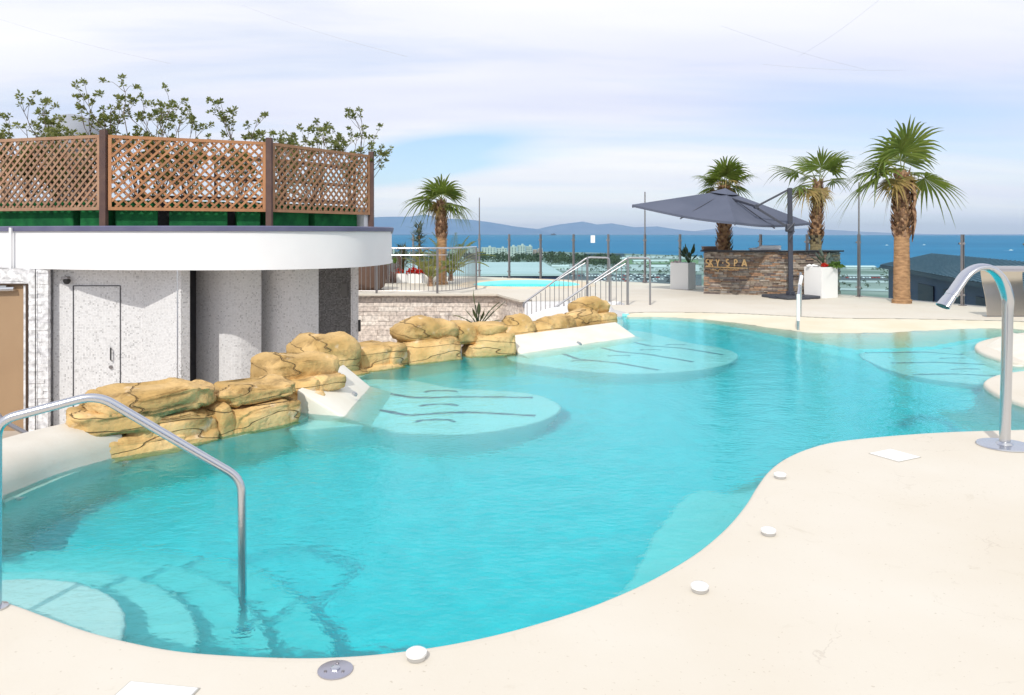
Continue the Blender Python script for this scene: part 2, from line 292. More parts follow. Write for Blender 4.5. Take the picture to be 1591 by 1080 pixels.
def mosaic(name, dark=False):
    m = bpy.data.materials.new(name); m.use_nodes = True; t = m.node_tree; b = t.nodes['Principled BSDF']; K = t.links.new
    uv = t.nodes.new('ShaderNodeUVMap'); uv.uv_map = 'UVMap'
    sc = t.nodes.new('ShaderNodeVectorMath'); sc.operation = 'SCALE'; sc.inputs['Scale'].default_value = 44; K(uv.outputs[0], sc.inputs[0])
    fl = t.nodes.new('ShaderNodeVectorMath'); fl.operation = 'FLOOR'; K(sc.outputs[0], fl.inputs[0])
    fr = t.nodes.new('ShaderNodeVectorMath'); fr.operation = 'FRACTION'; K(sc.outputs[0], fr.inputs[0])
    wn = t.nodes.new('ShaderNodeTexWhiteNoise'); wn.noise_dimensions = '2D'; K(fl.outputs[0], wn.inputs['Vector'])
    ln = t.nodes.new('ShaderNodeTexNoise'); ln.inputs['Scale'].default_value = 1.3; ln.inputs['Detail'].default_value = 2; K(uv.outputs[0], ln.inputs[0])
    v = M_('ADD', wn.outputs[0], M_('MULTIPLY', M_('SUBTRACT', ln.outputs[0], .5, t), .30, t), t)
    r = t.nodes.new('ShaderNodeValToRGB'); r.color_ramp.interpolation = 'CONSTANT'; e = r.color_ramp.elements; e.new(.5); e.new(.5)
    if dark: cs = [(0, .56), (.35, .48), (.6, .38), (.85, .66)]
    else: cs = [(0, .77), (.58, .72), (.84, .63), (.965, .50)]
    for i, (p, c) in enumerate(cs): e[i].position = p; e[i].color = (c, c, c*1.01, 1)
    K(v, r.inputs[0])
    sp = t.nodes.new('ShaderNodeSeparateXYZ'); K(fr.outputs[0], sp.inputs[0])
    gx = M_('LESS_THAN', sp.outputs[0], .09, t); gy = M_('LESS_THAN', sp.outputs[1], .09, t); gg = M_('MAXIMUM', gx, gy, t)
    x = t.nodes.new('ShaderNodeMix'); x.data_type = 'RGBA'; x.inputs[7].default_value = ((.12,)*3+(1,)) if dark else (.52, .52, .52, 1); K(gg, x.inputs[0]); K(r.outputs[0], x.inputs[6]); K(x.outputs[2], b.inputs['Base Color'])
    rr = t.nodes.new('ShaderNodeMapRange'); rr.inputs['To Min'].default_value = .12; rr.inputs['To Max'].default_value = .6
    K(wn.outputs[1], rr.inputs[0]) ; K(rr.outputs[0], b.inputs['Roughness'])
    # each tile sits at its own slight tilt, so some glint
    wn2 = t.nodes.new('ShaderNodeVectorMath'); wn2.operation = 'SUBTRACT'; wn2.inputs[1].default_value = (.5, .5, .5); K(wn.outputs[1], wn2.inputs[0])
    s2 = t.nodes.new('ShaderNodeVectorMath'); s2.operation = 'SCALE'; s2.inputs['Scale'].default_value = .16; K(wn2.outputs[0], s2.inputs[0])
    ge = t.nodes.new('ShaderNodeNewGeometry'); ad = t.nodes.new('ShaderNodeVectorMath'); K(ge.outputs['Normal'], ad.inputs[0]); K(s2.outputs[0], ad.inputs[1])
    nm = t.nodes.new('ShaderNodeVectorMath'); nm.operation = 'NORMALIZE'; K(ad.outputs[0], nm.inputs[0]); K(nm.outputs[0], b.inputs['Normal'])
    return m
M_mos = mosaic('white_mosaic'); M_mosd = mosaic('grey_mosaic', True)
def glassmat():
    m = bpy.data.materials.new('fence_glass'); m.use_nodes = True; t = m.node_tree; t.nodes.clear()
    o = t.nodes.new('ShaderNodeOutputMaterial'); tr = t.nodes.new('ShaderNodeBsdfTransparent'); tr.inputs[0].default_value = (.80, .93, .945, 1)
    gl = t.nodes.new('ShaderNodeBsdfGlossy'); gl.inputs['Roughness'].default_value = .02
    fz = t.nodes.new('ShaderNodeFresnel'); fz.inputs[0].default_value = 1.18; mx = t.nodes.new('ShaderNodeMixShader')
    t.links.new(fz.outputs[0], mx.inputs[0]); t.links.new(tr.outputs[0], mx.inputs[1]); t.links.new(gl.outputs[0], mx.inputs[2]); t.links.new(mx.outputs[0], o.inputs[0]); return m
M_glass = glassmat()
def watermat(name, sig=(2.5, .13, .075), bscale=7.0, bstr=.5):
    m = bpy.data.materials.new(name); m.use_nodes = True; t = m.node_tree; t.nodes.clear(); K = t.links.new
    o = t.nodes.new('ShaderNodeOutputMaterial'); gl = t.nodes.new('ShaderNodeBsdfGlass'); gl.inputs['IOR'].default_value = 1.333; gl.inputs['Roughness'].default_value = 0.0
    c = t.nodes.new('ShaderNodeTexCoord'); mp = t.nodes.new('ShaderNodeMapping'); mp.inputs['Scale'].default_value = (1, 1.5, 1); mp.inputs['Rotation'].default_value = (0, 0, R(14)); K(c.outputs['Object'], mp.inputs[0])
    n = t.nodes.new('ShaderNodeTexNoise'); n.inputs['Scale'].default_value = bscale*2; n.inputs['Detail'].default_value = 3; n.inputs['Roughness'].default_value = .5; K(mp.outputs[0], n.inputs[0])
    bp = t.nodes.new('ShaderNodeBump'); bp.inputs['Strength'].default_value = bstr; bp.inputs['Distance'].default_value = .012; K(n.outputs[0], bp.inputs['Height']); K(bp.outputs[0], gl.inputs['Normal'])
    K(gl.outputs[0], o.inputs[0])
    m2 = bpy.data.materials.new(name+'_depth'); m2.use_nodes = True; t2 = m2.node_tree; t2.nodes.clear(); o2 = t2.nodes.new('ShaderNodeOutputMaterial')
    k = max(sig); va = t2.nodes.new('ShaderNodeVolumeAbsorption'); va.inputs[0].default_value = (*[1-s/k for s in sig], 1); va.inputs[1].default_value = k; t2.links.new(va.outputs[0], o2.inputs['Volume'])
    return m, m2
M_water, M_depth = watermat('pool_water')
def struct(o, name=None): o['kind'] = 'structure'; return o
# ================================================================== THE SETTING
WZ = -.045
# pool outline, near edge (deck lip) then right side, then the beach crest, then the left side under the rocks
near_px = [(0, 936), (60, 957), (130, 982), (200, 1000), (270, 1013), (350, 1020), (450, 1024), (520, 1023), (600, 1017), (700, 1003), (800, 981), (900, 951), (960, 928), (1010, 905), (1060, 877), (1100, 850), (1138, 816), (1165, 783), (1182, 755), (1200, 731), (1225, 712), (1260, 697), (1300, 687), (1370, 679), (1450, 673), (1520, 670), (1591, 668)]
near = [Vector((-3.19, 4.9)), Vector((-3.24, 4.45)), Vector((-3.12, 4.0)), Vector((-2.78, 3.65))]+[Vector(g(*p)) for p in near_px]
right = [Vector(p) for p in [(4.9, 6.5), (5.5, 6.62), (5.6, 6.9), (5.2, 7.1), (4.9, 7.32), (4.86, 7.7), (4.96, 8.15), (5.15, 8.55), (5.55, 8.95), (6.0, 9.2), (6.5, 9.4), (6.62, 9.6), (6.35, 9.75), (6.28, 10.1), (6.42, 10.8), (6.8, 11.5), (7.4, 12.1), (8.2, 12.7)]]
crest = [Vector((9.6, 13.4)), Vector(g(1600, 500)), Vector(g(1500, 497)), Vector(g(1400, 495)), Vector(g(1300, 494)), Vector(g(1230, 491)), Vector(g(1150, 487)), Vector(g(1060, 485)), Vector(g(1000, 485)), Vector((2.35, 15.9))]
left = [Vector(p) for p in [(2.1, 15.2), (1.95, 14.2), (1.8, 13.6), (1.35, 13.0), (.75, 12.25), (.1, 11.5), (.0, 10.95), (-.69, 10.6), (-1.42, 9.92), (-1.78, 9.2), (-1.86, 8.4), (-1.9, 7.6), (-1.93, 7.05), (-2.35, 6.42), (-2.72, 6.06), (-2.98, 5.84), (-3.12, 5.4)]]
nearS = arc_smooth(near+right, 6); crestS = arc_smooth(crest, 6); leftS = arc_smooth(left, 4)
POOL = [p.xy for p in nearS+crestS+leftS]
PA = np.array([[p.x, p.y] for p in POOL])
def inside(P, poly):
    x, y = P[:, 0], P[:, 1]; c = np.zeros(len(P), bool); n = len(poly)
    for i in range(n):
        x1, y1 = poly[i]; x2, y2 = poly[(i+1) % n]
        if y1 == y2: continue
        cond = ((y1 > y) != (y2 > y)) & (x < (x2-x1)*(y-y1)/(y2-y1)+x1); c ^= cond
    return c
def pdist(P, poly, closed=True):
    d = np.full(len(P), 1e9); n = len(poly)
    for i in range(n if closed else n-1):
        a = poly[i]; b = poly[(i+1) % n]; ab = b-a; L2 = (ab**2).sum()+1e-12
        tt = np.clip(((P-a)@ab)/L2, 0, 1); q = a+tt[:, None]*ab; d = np.minimum(d, np.hypot(*(P-q).T))
    return d
# basin: one height field with the beach running down from the far crest
st = .06; xs = np.arange(-3.6, 10.4, st); ys = np.arange(2.5, 16.6, st); GX, GY = np.meshgrid(xs, ys); P = np.stack([GX.ravel(), GY.ravel()], 1)
ins = inside(P, PA); dall = pdist(P, PA); CA = np.array([[p.x, p.y] for p in crestS]); dc = pdist(P, CA, False)
keep = (ins | (dall < .13))
wl = np.interp(P[:, 0], [2.0, 2.6, 3.7, 4.9, 6.2, 8.1, 9.5], [.35, .4, .9, 2.2, 1.9, 1.0, .7])
bz = np.interp(dc/wl, [0, .15, 1, 1.45, 1.8, 1.87, 2.4, 2.5, 4.0], [-.003, -.006, -.045, -.12, -.20, -.32, -.40, -.56, -1.02])
bz = np.where(ins, bz, -.012)
deep = -1.0+.02*np.sin(P[:, 0]*.7)
z = np.maximum(bz, deep); z = np.where(ins | (dc < .15), z, deep)
idx = -np.ones(len(P), int); kk = np.where(keep)[0]; idx[kk] = np.arange(len(kk)); idx2 = idx.reshape(GX.shape)
fs = []
A_, B_, C_, D_ = idx2[:-1, :-1], idx2[:-1, 1:], idx2[1:, 1:], idx2[1:, :-1]; ok = (A_ >= 0) & (B_ >= 0) & (C_ >= 0) & (D_ >= 0)
fs = np.stack([A_[ok], B_[ok], C_[ok], D_[ok]], 1).tolist()
mb = MB(); mb.v = [(P[i, 0], P[i, 1], z[i]) for i in kk]; mb.f = fs
M_beach = mat('beach_plaster', (.72, .645, .48), .75, col2=(.77, .71, .57), nscale=1.2, bump=.1, bscale=40, spec=.25)
bas = struct(mb.build('pool_basin', [M_pool, M_beach], smooth='all', norm=False))
bas.data.polygons.foreach_set('material_index', [1 if min(bas.data.vertices[i].co.z for i in p.vertices) > -.19 else 0 for p in bas.data.polygons])
def offset(poly, d):         # + moves to the right of travel direction
    n = len(poly); out = []
    for i in range(n):
        a = poly[i-1]; b = poly[(i+1) % n]; t_ = unit((b.x-a.x, b.y-a.y, 0)); out.append(Vector((poly[i].x+t_.y*d, poly[i].y-t_.x*d)))
    return out
area = sum(POOL[i].x*POOL[(i+1) % len(POOL)].y-POOL[(i+1) % len(POOL)].x*POOL[i].y for i in range(len(POOL)))
OUT = 1 if area > 0 else -1     # offset sign that moves outwards
# the lip: rounded edge and the vertical wall below it, along near and right sides
path = [p.xy for p in nearS]; n = len(path); prof = [(-.02, -.0005), (.0, 0.0), (.012, -.004), (.022, -.012), (.029, -.026), (.032, -.05), (.036, -.2), (.06, -.5), (.12, -.72), (.26, -.90), (.46, -.985), (.60, -1.02)]
mb = MB(); rows = []
for i in range(n):
    a = path[max(i-1, 0)]; b = path[min(i+1, n-1)]; t_ = unit((b.x-a.x, b.y-a.y, 0)); nn = Vector((-t_.y, t_.x))*OUT
    for d, zz in prof: mb.v.append((path[i].x+nn.x*d, path[i].y+nn.y*d, zz+.0008))
m_ = len(prof)
for i in range(n-1):
    for j in range(m_-1): mb.f.append((i*m_+j, i*m_+j+1, (i+1)*m_+j+1, (i+1)*m_+j))
struct(mb.build('pool_lip', M_deck, smooth='all'))
# deck
outer = [(-16, -8), (14, -8), (13.2, 8), (12.6, 12), (11.6, 15), (10.25, 17.7), (9.0, 20.2), (4.4, 25.8), (-1.2, 29.3), (-12, 32), (-16, 32)]
sunk = [(2.35, 15.9), (2.15, 16.6), (2.2, 17.75), (2.55, 17.75), (2.55, 18.6), (.3, 18.6), (-.3, 20.8), (-12.5, 20.8), (-12.5, 4.4), (-3.9, 4.4), (-3.19, 4.9)]
hole = [p.xy for p in nearS+crestS]+[Vector(p) for p in sunk[1:-1]]
def filled(name, outer, holes, z, m):
    bm = bmesh.new(); es = []
    for lp in [outer]+holes:
        vs = [bm.verts.new((p[0], p[1], z)) for p in lp]
        for i in range(len(vs)): es.append(bm.edges.new((vs[i], vs[(i+1) % len(vs)])))
    bmesh.ops.triangle_fill(bm, use_beauty=True, use_dissolve=False, edges=es)
    bmesh.ops.recalc_face_normals(bm, faces=bm.faces)
    for f in bm.faces:
        if f.normal.z < 0: f.normal_flip()
    me = bpy.data.meshes.new(name); bm.to_mesh(me); bm.free(); me.materials.append(m)
    o = bpy.data.objects.new(name, me); COL.objects.link(o); return o
# small pool on the far terrace is let into the deck
SP = Vector((.45, 24.3)); sp_rx, sp_ry = 2.15, 1.45
sp_ring = lambda k, z: [(SP.x+sp_rx*k*math.cos(a), SP.y+sp_ry*k*math.sin(a), z) for a in [2*math.pi*i/48 for i in range(48)]]
struct(filled('deck', outer, [hole, sp_ring(1.0, 0)], 0, M_deck))
# deck edge beneath the fence and walls of the sunken yard
mb = MB()
for i in range(len(outer)-1):
    a, b = outer[i], outer[i+1]; mb.add([(*a, -.002), (*b, -.002), (*b, -1.4), (*a, -1.4)], [(0, 1, 2, 3)])
struct(mb.build('deck_edge', M_white))
mb = MB(); S2 = sunk
for i in range(len(S2)-1):
    a, b = S2[i], S2[i+1]; mb.add([(*a, -.001), (*b, -.001), (*b, -1.36), (*a, -1.36)], [(0, 1, 2, 3)])
struct(mb.build('yard_wall', M_white))
struct(MB().box((-4.8, 12.4, -1.45), (17, 18.5, .2)).build('yard_floor', mat('yard_paving', (.42, .36, .30), .8, col2=(.5, .44, .38), nscale=2, bump=.2)))
# wall that carries the rocks, left side of the pool
mb = MB(); lp = [p.xy for p in leftS]+[Vector((-3.19, 4.9))]; n = len(lp); q1 = []; q2 = []
for i in range(n):
    a = lp[max(i-1, 0)]; b = lp[min(i+1, n-1)]; t_ = unit((b.x-a.x, b.y-a.y, 0)); nn = Vector((t_.y, -t_.x))*OUT
    q1.append(lp[i]-nn*.04); q2.append(lp[i]+nn*.42)
for i in range(n):
    mb.v += [(q1[i].x, q1[i].y, -1.4), (q1[i].x, q1[i].y, -.13), (q1[i].x*.5+q2[i].x*.5, q1[i].y*.5+q2[i].y*.5, -.10), (q2[i].x, q2[i].y, -.02), (q2[i].x, q2[i].y, -1.4)]
for i in range(n-1):
    for j in range(4): mb.f.append((i*5+j, i*5+j+1, (i+1)*5+j+1, (i+1)*5+j))
struct(mb.build('pool_wall', M_slab))
# water
nL0 = len(nearS)+len(crestS); OW = [o_ if i < nL0 else o2 for i, (o_, o2) in enumerate(zip(offset(POOL, .015*OUT), offset(POOL, .30*OUT)))]
def wave(x, y):
    v = Vector((x*.97+y*.24, (y*.97-x*.24)*1.35, 0)); calm = 1.0
    return calm*(.0030*noise.noise(v*1.9)+.0026*noise.noise(v*4.7+Vector((5, 3, 1)))+.0016*noise.noise(v*9.6+Vector((1, 8, 2))))
def water_body(name, poly, z, zb, st=.05):
    PW = np.array([[p[0], p[1]] for p in poly]); lo_, hi_ = PW.min(0)-st, PW.max(0)+st; xs = np.arange(lo_[0], hi_[0]+st, st); ys = np.arange(lo_[1], hi_[1]+st, st); gx, gy = np.meshgrid(xs, ys)
    Q = np.stack([gx.ravel(), gy.ravel()], 1); kin = (inside(Q, PW) | (pdist(Q, PW) < st*.75)).reshape(gx.shape); cell = kin[:-1, :-1] & kin[:-1, 1:] & kin[1:, 1:] & kin[1:, :-1]
    nx_ = gx.shape[1]; mb_ = MB(); top = {}; bot = {}
    def T(i, j, d, zz):
        if (i, j) not in d: x, y = gx[i, j], gy[i, j]; d[(i, j)] = len(mb_.v); mb_.v.append((x, y, zz if zz == zb else z+wave(x, y)))
        return d[(i, j)]
    ni, nj = cell.shape
    for i in range(ni):
        for j in range(nj):
            if not cell[i, j]: continue
            q = ((i, j), (i, j+1), (i+1, j+1), (i+1, j)); mb_.f.append(tuple(T(a, b, top, 0) for a, b in q)); mb_.f.append(tuple(T(a, b, bot, zb) for a, b in q[::-1]))
            for (di, dj), (a, b) in (((-1, 0), (q[0], q[1])), ((0, 1), (q[1], q[2])), ((1, 0), (q[2], q[3])), ((0, -1), (q[3], q[0]))):
                ii, jj = i+di, j+dj
                if not (0 <= ii < ni and 0 <= jj < nj and cell[ii, jj]): mb_.f.append((T(*a, bot, zb), T(*b, bot, zb), T(*b, top, 0), T(*a, top, 0)))
    # the rippled skin refracts; the body of water below it absorbs
    nt_ = [f for f in mb_.f if all(mb_.v[i][2] > z-.05 for i in f)]; body = MB(); body.v = [(v[0], v[1], v[2]+.004 if v[2] > z-.05 else v[2]) for v in mb_.v]; body.f = list(mb_.f); mb_.f = nt_
    struct(body.build(name+'_body', M_depth, norm=False))
    o = mb_.build(name, M_water, smooth='all', norm=False); o.cycles.is_caustics_caster = True; return struct(o)
water_body('pool_water', OW, WZ, -1.32)
# submerged pieces of the pool: steps, bench, lounging shelves
def shelf(name, poly, ztop, k=6, bev=.03, slope=-.16):
    S = [p.xy for p in arc_smooth([Vector(p) for p in poly], k, True)]
    o = MB().prism(S, -1.2, ztop).build(name, M_shelf, bevel=0); struct(o)
    bm = bmesh.new(); bm.from_mesh(o.data); es = [e for e in bm.edges if len(e.link_faces) == 2 and all(abs(v.co.z-ztop) < 1e-4 for v in e.verts) and e.calc_face_angle(0) > .6]
    bmesh.ops.bevel(bm, geom=es, offset=bev, segments=3, affect='EDGES', profile=.5, clamp_overlap=True); bm.to_mesh(o.data); bm.free()
    cx = sum(p.x for p in S)/len(S); cy = sum(p.y for p in S)/len(S)
    for v in o.data.vertices:
        if v.co.z < -1: d_ = Vector((v.co.x-cx, v.co.y-cy)); d_ = d_/max(d_.length, .01)*slope; v.co.x += d_.x; v.co.y += d_.y
    o.data.polygons.foreach_set('use_smooth', [True]*len(o.data.polygons)); o.data.set_sharp_from_angle(angle=R(50)); return o
PZ = -.26
def gp(u, v, z=None):           # the point at depth z under the water seen in that direction, with the bend of light at the surface
    z = PZ if z is None else z; x, y = g(u, v, WZ); d = math.hypot(x, y); th = math.atan2(d, CH-WZ); tt = math.asin(math.sin(th)/1.333); a = (WZ-z)*math.tan(tt); return x+x/d*a, y+y/d*a
cs = Vector((-2.35, 3.10))
for i, (r_s, zt) in enumerate([(.75, -.14), (1.04, -.36), (1.34, -.54), (1.64, -.72)]):
    shelf('pool_step', [(cs.x+r_s*math.cos(a), cs.y+r_s*math.sin(a)) for a in [2*math.pi*k/20 for k in range(20)]], zt, 3, .025, -.05)
shelf('pool_bench', [(1.4, 3.9), gp(945, 950, -.45), gp(975, 905, -.45), gp(1015, 830, -.45), gp(1050, 785, -.45), gp(1085, 760, -.45), gp(1150, 765, -.45), (2.3, 5.9), (2.2, 5.3), (1.8, 4.4)], -.45)
shelf('lounging_shelf', [(-2.0, 6.95), (-1.3, 7.0), gp(620, 672), gp(720, 674), gp(800, 664), gp(850, 650), gp(872, 633), gp(850, 618), gp(800, 608), gp(700, 602), (-1.2, 9.1), (-2.0, 8.9)], PZ)
shelf('lounging_shelf', [(-.05, 10.6), gp(870, 572), gp(960, 580), gp(1050, 578), gp(1115, 570), gp(1146, 556), gp(1130, 543), gp(1060, 530), (2.3, 13.4), (1.7, 13.6), (.2, 11.8)], PZ)
shelf('lounging_shelf', [gp(1335, 550), gp(1360, 566), gp(1400, 580), gp(1470, 592), gp(1560, 597), (6.3, 9.5), (7.1, 11.2), (7.6, 12.6), gp(1440, 533), gp(1370, 538)], PZ)
# inclined backrests at the heads of the shelves
def wedge(name, A, B, C, D, under=.5, label=None):
    top = [Vector(A), Vector(B), Vector(C), Vector(D)]; bot = [Vector((p.x, p.y, -under)) for p in top]
    # the front goes on down under water to the shelf
    fr = (top[0]+top[1])/2; bk = (top[2]+top[3])/2; d = unit((fr.x-bk.x, fr.y-bk.y, 0))
    n0 = top[0]+d*.30; n0.z = PZ-.02; n1 = top[1]+d*.30; n1.z = PZ-.02
    V = top+[n0, n1]+[Vector((p.x, p.y, -under)) for p in (n0, n1, top[2], top[3])]
    m = MB().add(V, [(0, 1, 2, 3), (4, 5, 1, 0), (6, 7, 5, 4), (7, 8, 2, 1, 5), (8, 9, 3, 2), (9, 6, 4, 0, 3), (9, 8, 7, 6)])
    return struct(m.build(name, M_slab, bevel=.025, smooth=True, seg=3))
wedge('backrest_slab', (-1.50, 7.08, -.05), (-1.52, 8.50, -.05), (-1.86, 8.68, .17), (-1.98, 7.25, .17))
wedge('backrest_slab', (.12, 10.78, -.05), (2.0, 12.62, -.05), (1.72, 13.1, .14), (-.12, 11.25, .14))
wedge('backrest_slab', (6.55, 11.15, -.05), (6.2, 9.75, -.05), (7.0, 9.75, .16), (7.35, 11.6, .16))
# air jets: dark slots in the shelves
M_slot = mat('slot_grille', (.11, .15, .22), .5)
def strip(mb, pts, w, z=None):
    P_ = [Vector(p) for p in pts]
    for i in range(len(P_)-1): mb.bar(P_[i], P_[i+1], w, .012)
def pl(px, z=PZ+.006): return [(*gp(u, v, z), z) for u, v in px]
def slotline(px, w, lab):
    m = MB(); strip(m, pl(px), w); o = m.build('air_channel', M_slot); return tag(o, lab, 'pool grille', 'dark air channels set in the underwater lounging shelves')
slotline([(600, 611), (640, 618), (670, 618), (700, 617), (740, 616.5), (828, 618)], .055, 'dark underwater channel on the front left lounging shelf, the one farther from the viewer')
slotline([(590, 637), (635, 645), (670, 643), (700, 641), (740, 641), (800, 644), (832, 646)], .055, 'dark underwater channel on the front left lounging shelf, the one nearer the viewer')
slotline([(985, 532), (1007, 537), (1060, 541), (1123, 551)], .06, 'dark channel on the far left shelf, farthest of its three')
slotline([(930, 539), (957, 546), (1010, 551), (1076, 562)], .06, 'dark channel on the far left shelf, middle of its three')
slotline([(875, 550), (899, 558), (960, 564), (1023, 575)], .06, 'dark channel on the far left shelf, nearest of its three')
slotline([(1345, 548), (1440, 547), (1490, 551), (1530, 548)], .05, 'dark channel on the right shelf, farthest of its three')
slotline([(1385, 564), (1450, 563), (1530, 566), (1575, 565)], .05, 'dark channel on the right shelf, middle of its three')
slotline([(1420, 582), (1490, 581), (1560, 585)], .05, 'dark channel on the right shelf, nearest of its three')
def jet(u, v, w, k, lab):
    m = MB(); pts = [(u-w/2, v+k), (u-w/3, v+k*.2), (u, v), (u+w/3, v+k*.1), (u+w/2, v+k*.7)]
    strip(m, pl(pts), .04); return tag(m.build('jet_grille', M_slot), lab, 'pool grille', 'short curved jet grilles in the lounging shelves')
jet(685, 607, 52, 2.5, 'short curved grille behind the farther channel of the front left shelf'); jet(682, 628, 60, 3, 'short curved grille between the two channels of the front left shelf'); jet(676, 652, 62, 4, 'short curved grille nearest the viewer on the front left shelf')
jet(1050, 535, 32, 1.2, 'short grille behind the farthest channel of the far left shelf'); jet(1010, 543, 32, 1.2, 'short grille between the far and middle channels of the far left shelf'); jet(962, 552, 34, 1.2, 'short grille between the middle and near channels of the far left shelf'); jet(905, 560, 34, 1.2, 'short grille nearest the rocks on the far left shelf')
jet(1460, 541, 40, 1, 'short grille behind the farthest channel of the right shelf'); jet(1480, 556, 40, 1, 'short grille between the far and middle channels of the right shelf'); jet(1500, 573, 44, 1.2, 'short grille between the middle and near channels of the right shelf')
def logo(c, lab):       # small dark oval mark on the backrest
    m = MB(); o_ = Vector(c)
    return o_
for (u, v, zz, lab) in [(551, 613, .03, 'small grey round jet on the front backrest slab'), (900, 534, .02, 'small grey round jet on the far backrest slab')]:
    x, y = g(u, v, zz); d = .035 if v > 600 else .05
    n_ = unit((.48, -.05, .85)); c_ = Vector((x, y, zz)); c_.z += .004; m = MB().tube([c_-n_*.01, c_+n_*.012], d*.8, 18).tube([c_+n_*.012, c_+n_*.018], d*.5, 14)
    tag(m.build('jet_nozzle', mat('grey_plastic', (.35, .36, .38), .5)), lab, 'jet')
# raised coping on the near left
cp = [Vector(p) for p in [(-2.55, 3.38, 0), (-3.0, 3.55, 0), (-3.32, 4.0, 0), (-3.42, 4.5, 0), (-3.37, 5.0, 0), (-3.27, 5.5, 0), (-3.05, 5.95, 0)]]
cps = arc_smooth(cp, 6); mb = MB(); n = len(cps)
for i, p in enumerate(cps):
    t_ = unit(cps[min(i+1, n-1)]-cps[max(i-1, 0)]); nn = Vector((t_.y, -t_.x, 0)); f = min(1, i/8)
    for d, zz in [(.20, -.3), (.185, .02), (.16, .10), (.10, .16), (.03, .185), (-.12, .20), (-.20, .19), (-.235, .15), (-.24, -1.3)]:
        mb.v.append((p.x+nn.x*d, p.y+nn.y*d, zz if zz < 0 else zz*f-.02*(1-f)))
for i in range(n-1):
    for j in range(8): mb.f.append((i*9+j, i*9+j+1, (i+1)*9+j+1, (i+1)*9+j))
mb.f.append(tuple(range(9))); mb.f.append(tuple((n-1)*9+j for j in range(9)))
tag(mb.build('pool_coping', mat('coping_plaster', (.62, .57, .48), .7, col2=(.70, .66, .58), nscale=2, bump=.15, bscale=40), smooth=True), kind='structure')
# small far pool
mb = MB(); ks = [(1.0, 0.001), (.96, .03), (.86, .05), (.76, .03), (.71, -.1), (.69, -.6)]
for k, zz in ks:
    for p in sp_ring(k, zz): mb.v.append((p[0], p[1], zz*(1 if p[1] < SP.y else 1.0)+(.10*max(0, (p[1]-SP.y)/sp_ry) if .01 < zz else 0)))
for i in range(len(ks)-1):
    for j in range(48): mb.f.append((i*48+j, i*48+(j+1) % 48, (i+1)*48+(j+1) % 48, (i+1)*48+j))
mb.f.append(tuple((len(ks)-1)*48+j for j in range(48)))
sb = struct(mb.build('small_pool_basin', mat('cream_rim', (.68, .56, .40), .75, col2=(.72, .62, .48), nscale=2), smooth=True)); sb.data.materials.append(M_pool)
sb.data.polygons.foreach_set('material_index', [1 if min(sb.data.vertices[i].co.z for i in p.vertices) < -.08 else 0 for p in sb.data.polygons])
water_body('small_pool_water', sp_ring(.74, 0), -.02, -.7)
# ---- far land and sea
GZ = -45.0
def gg_(u, v): return g(u, v, GZ)
seam = bpy.data.materials.new('sea_water'); seam.use_nodes = True; t = seam.node_tree; b = t.nodes['Principled BSDF']
b.inputs['Base Color'].default_value = (.012, .11, .26, 1); b.inputs['Roughness'].default_value = .55; b.inputs['Specular IOR Level'].default_value = .12
c_ = t.nodes.new('ShaderNodeTexCoord'); mp = t.nodes.new('ShaderNodeMapping'); mp.inputs['Scale'].default_value = (.0006, .0022, 1); t.links.new(c_.outputs['Object'], mp.inputs[0])
n_ = t.nodes.new('ShaderNodeTexNoise'); n_.inputs['Scale'].default_value = 1; n_.inputs['Detail'].default_value = 9; n_.inputs['Roughness'].default_value = .6; t.links.new(mp.outputs[0], n_.inputs[0])
r_ = t.nodes.new('ShaderNodeValToRGB'); r_.color_ramp.elements[0].color = (.010, .15, .32, 1); r_.color_ramp.elements[1].color = (.022, .21, .40, 1); r_.color_ramp.elements[0].position = .35; r_.color_ramp.elements[1].position = .65
t.links.new(n_.outputs[0], r_.inputs[0]); t.links.new(r_.outputs[0], b.inputs['Base Color'])
bp = t.nodes.new('ShaderNodeBump'); bp.inputs['Strength'].default_value = .6; bp.inputs['Distance'].default_value = 3; n3 = t.nodes.new('ShaderNodeTexNoise'); n3.inputs['Scale'].default_value = .05; n3.inputs['Detail'].default_value = 6
t.links.new(c_.outputs['Object'], n3.inputs[0]); t.links.new(n3.outputs[0], bp.inputs['Height']); t.links.new(bp.outputs[0], b.inputs['Normal'])
SEA = 60000
struct(MB().add([(-SEA, -3000, GZ-1.2), (SEA, -3000, GZ-1.2), (SEA, SEA, GZ-1.2), (-SEA, SEA, GZ-1.2)], [(0, 1, 2, 3)]).build('sea', seam))
coast = [gg_(-400, 391), gg_(300, 390), gg_(600, 391), gg_(745, 390), gg_(860, 391), gg_(960, 393.5), gg_(1060, 397), gg_(1100, 402), gg_(1180, 408), gg_(1310, 413), gg_(1400, 418), gg_(1591, 424), gg_(1900, 440)]
M_land = mat('coastal_ground', (.19, .24, .20), .95, col2=(.34, .37, .33), nscale=.012, detail=9, spec=.1, lo=.42, hi=.6)
struct(filled('ground', [(-6000, -2500), (2500, -2500)]+[c for c in coast[::-1]]+[(-6000, 2000)], [], GZ, M_land))
def patch(name, px, m, dz, lab=None):
    return struct(MB().add([(*gg_(u, v), GZ+dz) for u, v in px], [tuple(range(len(px)))]).build(name, m))
M_grass = mat('far_grass', (.13, .23, .10), .95, col2=(.20, .28, .14), nscale=.02)
M_asph = mat('asphalt', (.09, .10, .11), .9, col2=(.13, .14, .15), nscale=.05)
M_conc = mat('pale_paving', (.55, .58, .56), .85, col2=(.45, .49, .47), nscale=.03)
patch('field', [(960, 404), (1085, 404), (1085, 410), (960, 411)], M_grass, .3)
patch('car_park', [(870, 425), (1090, 427), (1090, 444), (840, 441)], M_asph, .3)
patch('quay', [(870, 411), (1090, 412), (1090, 422), (868, 421)], M_conc, .3)
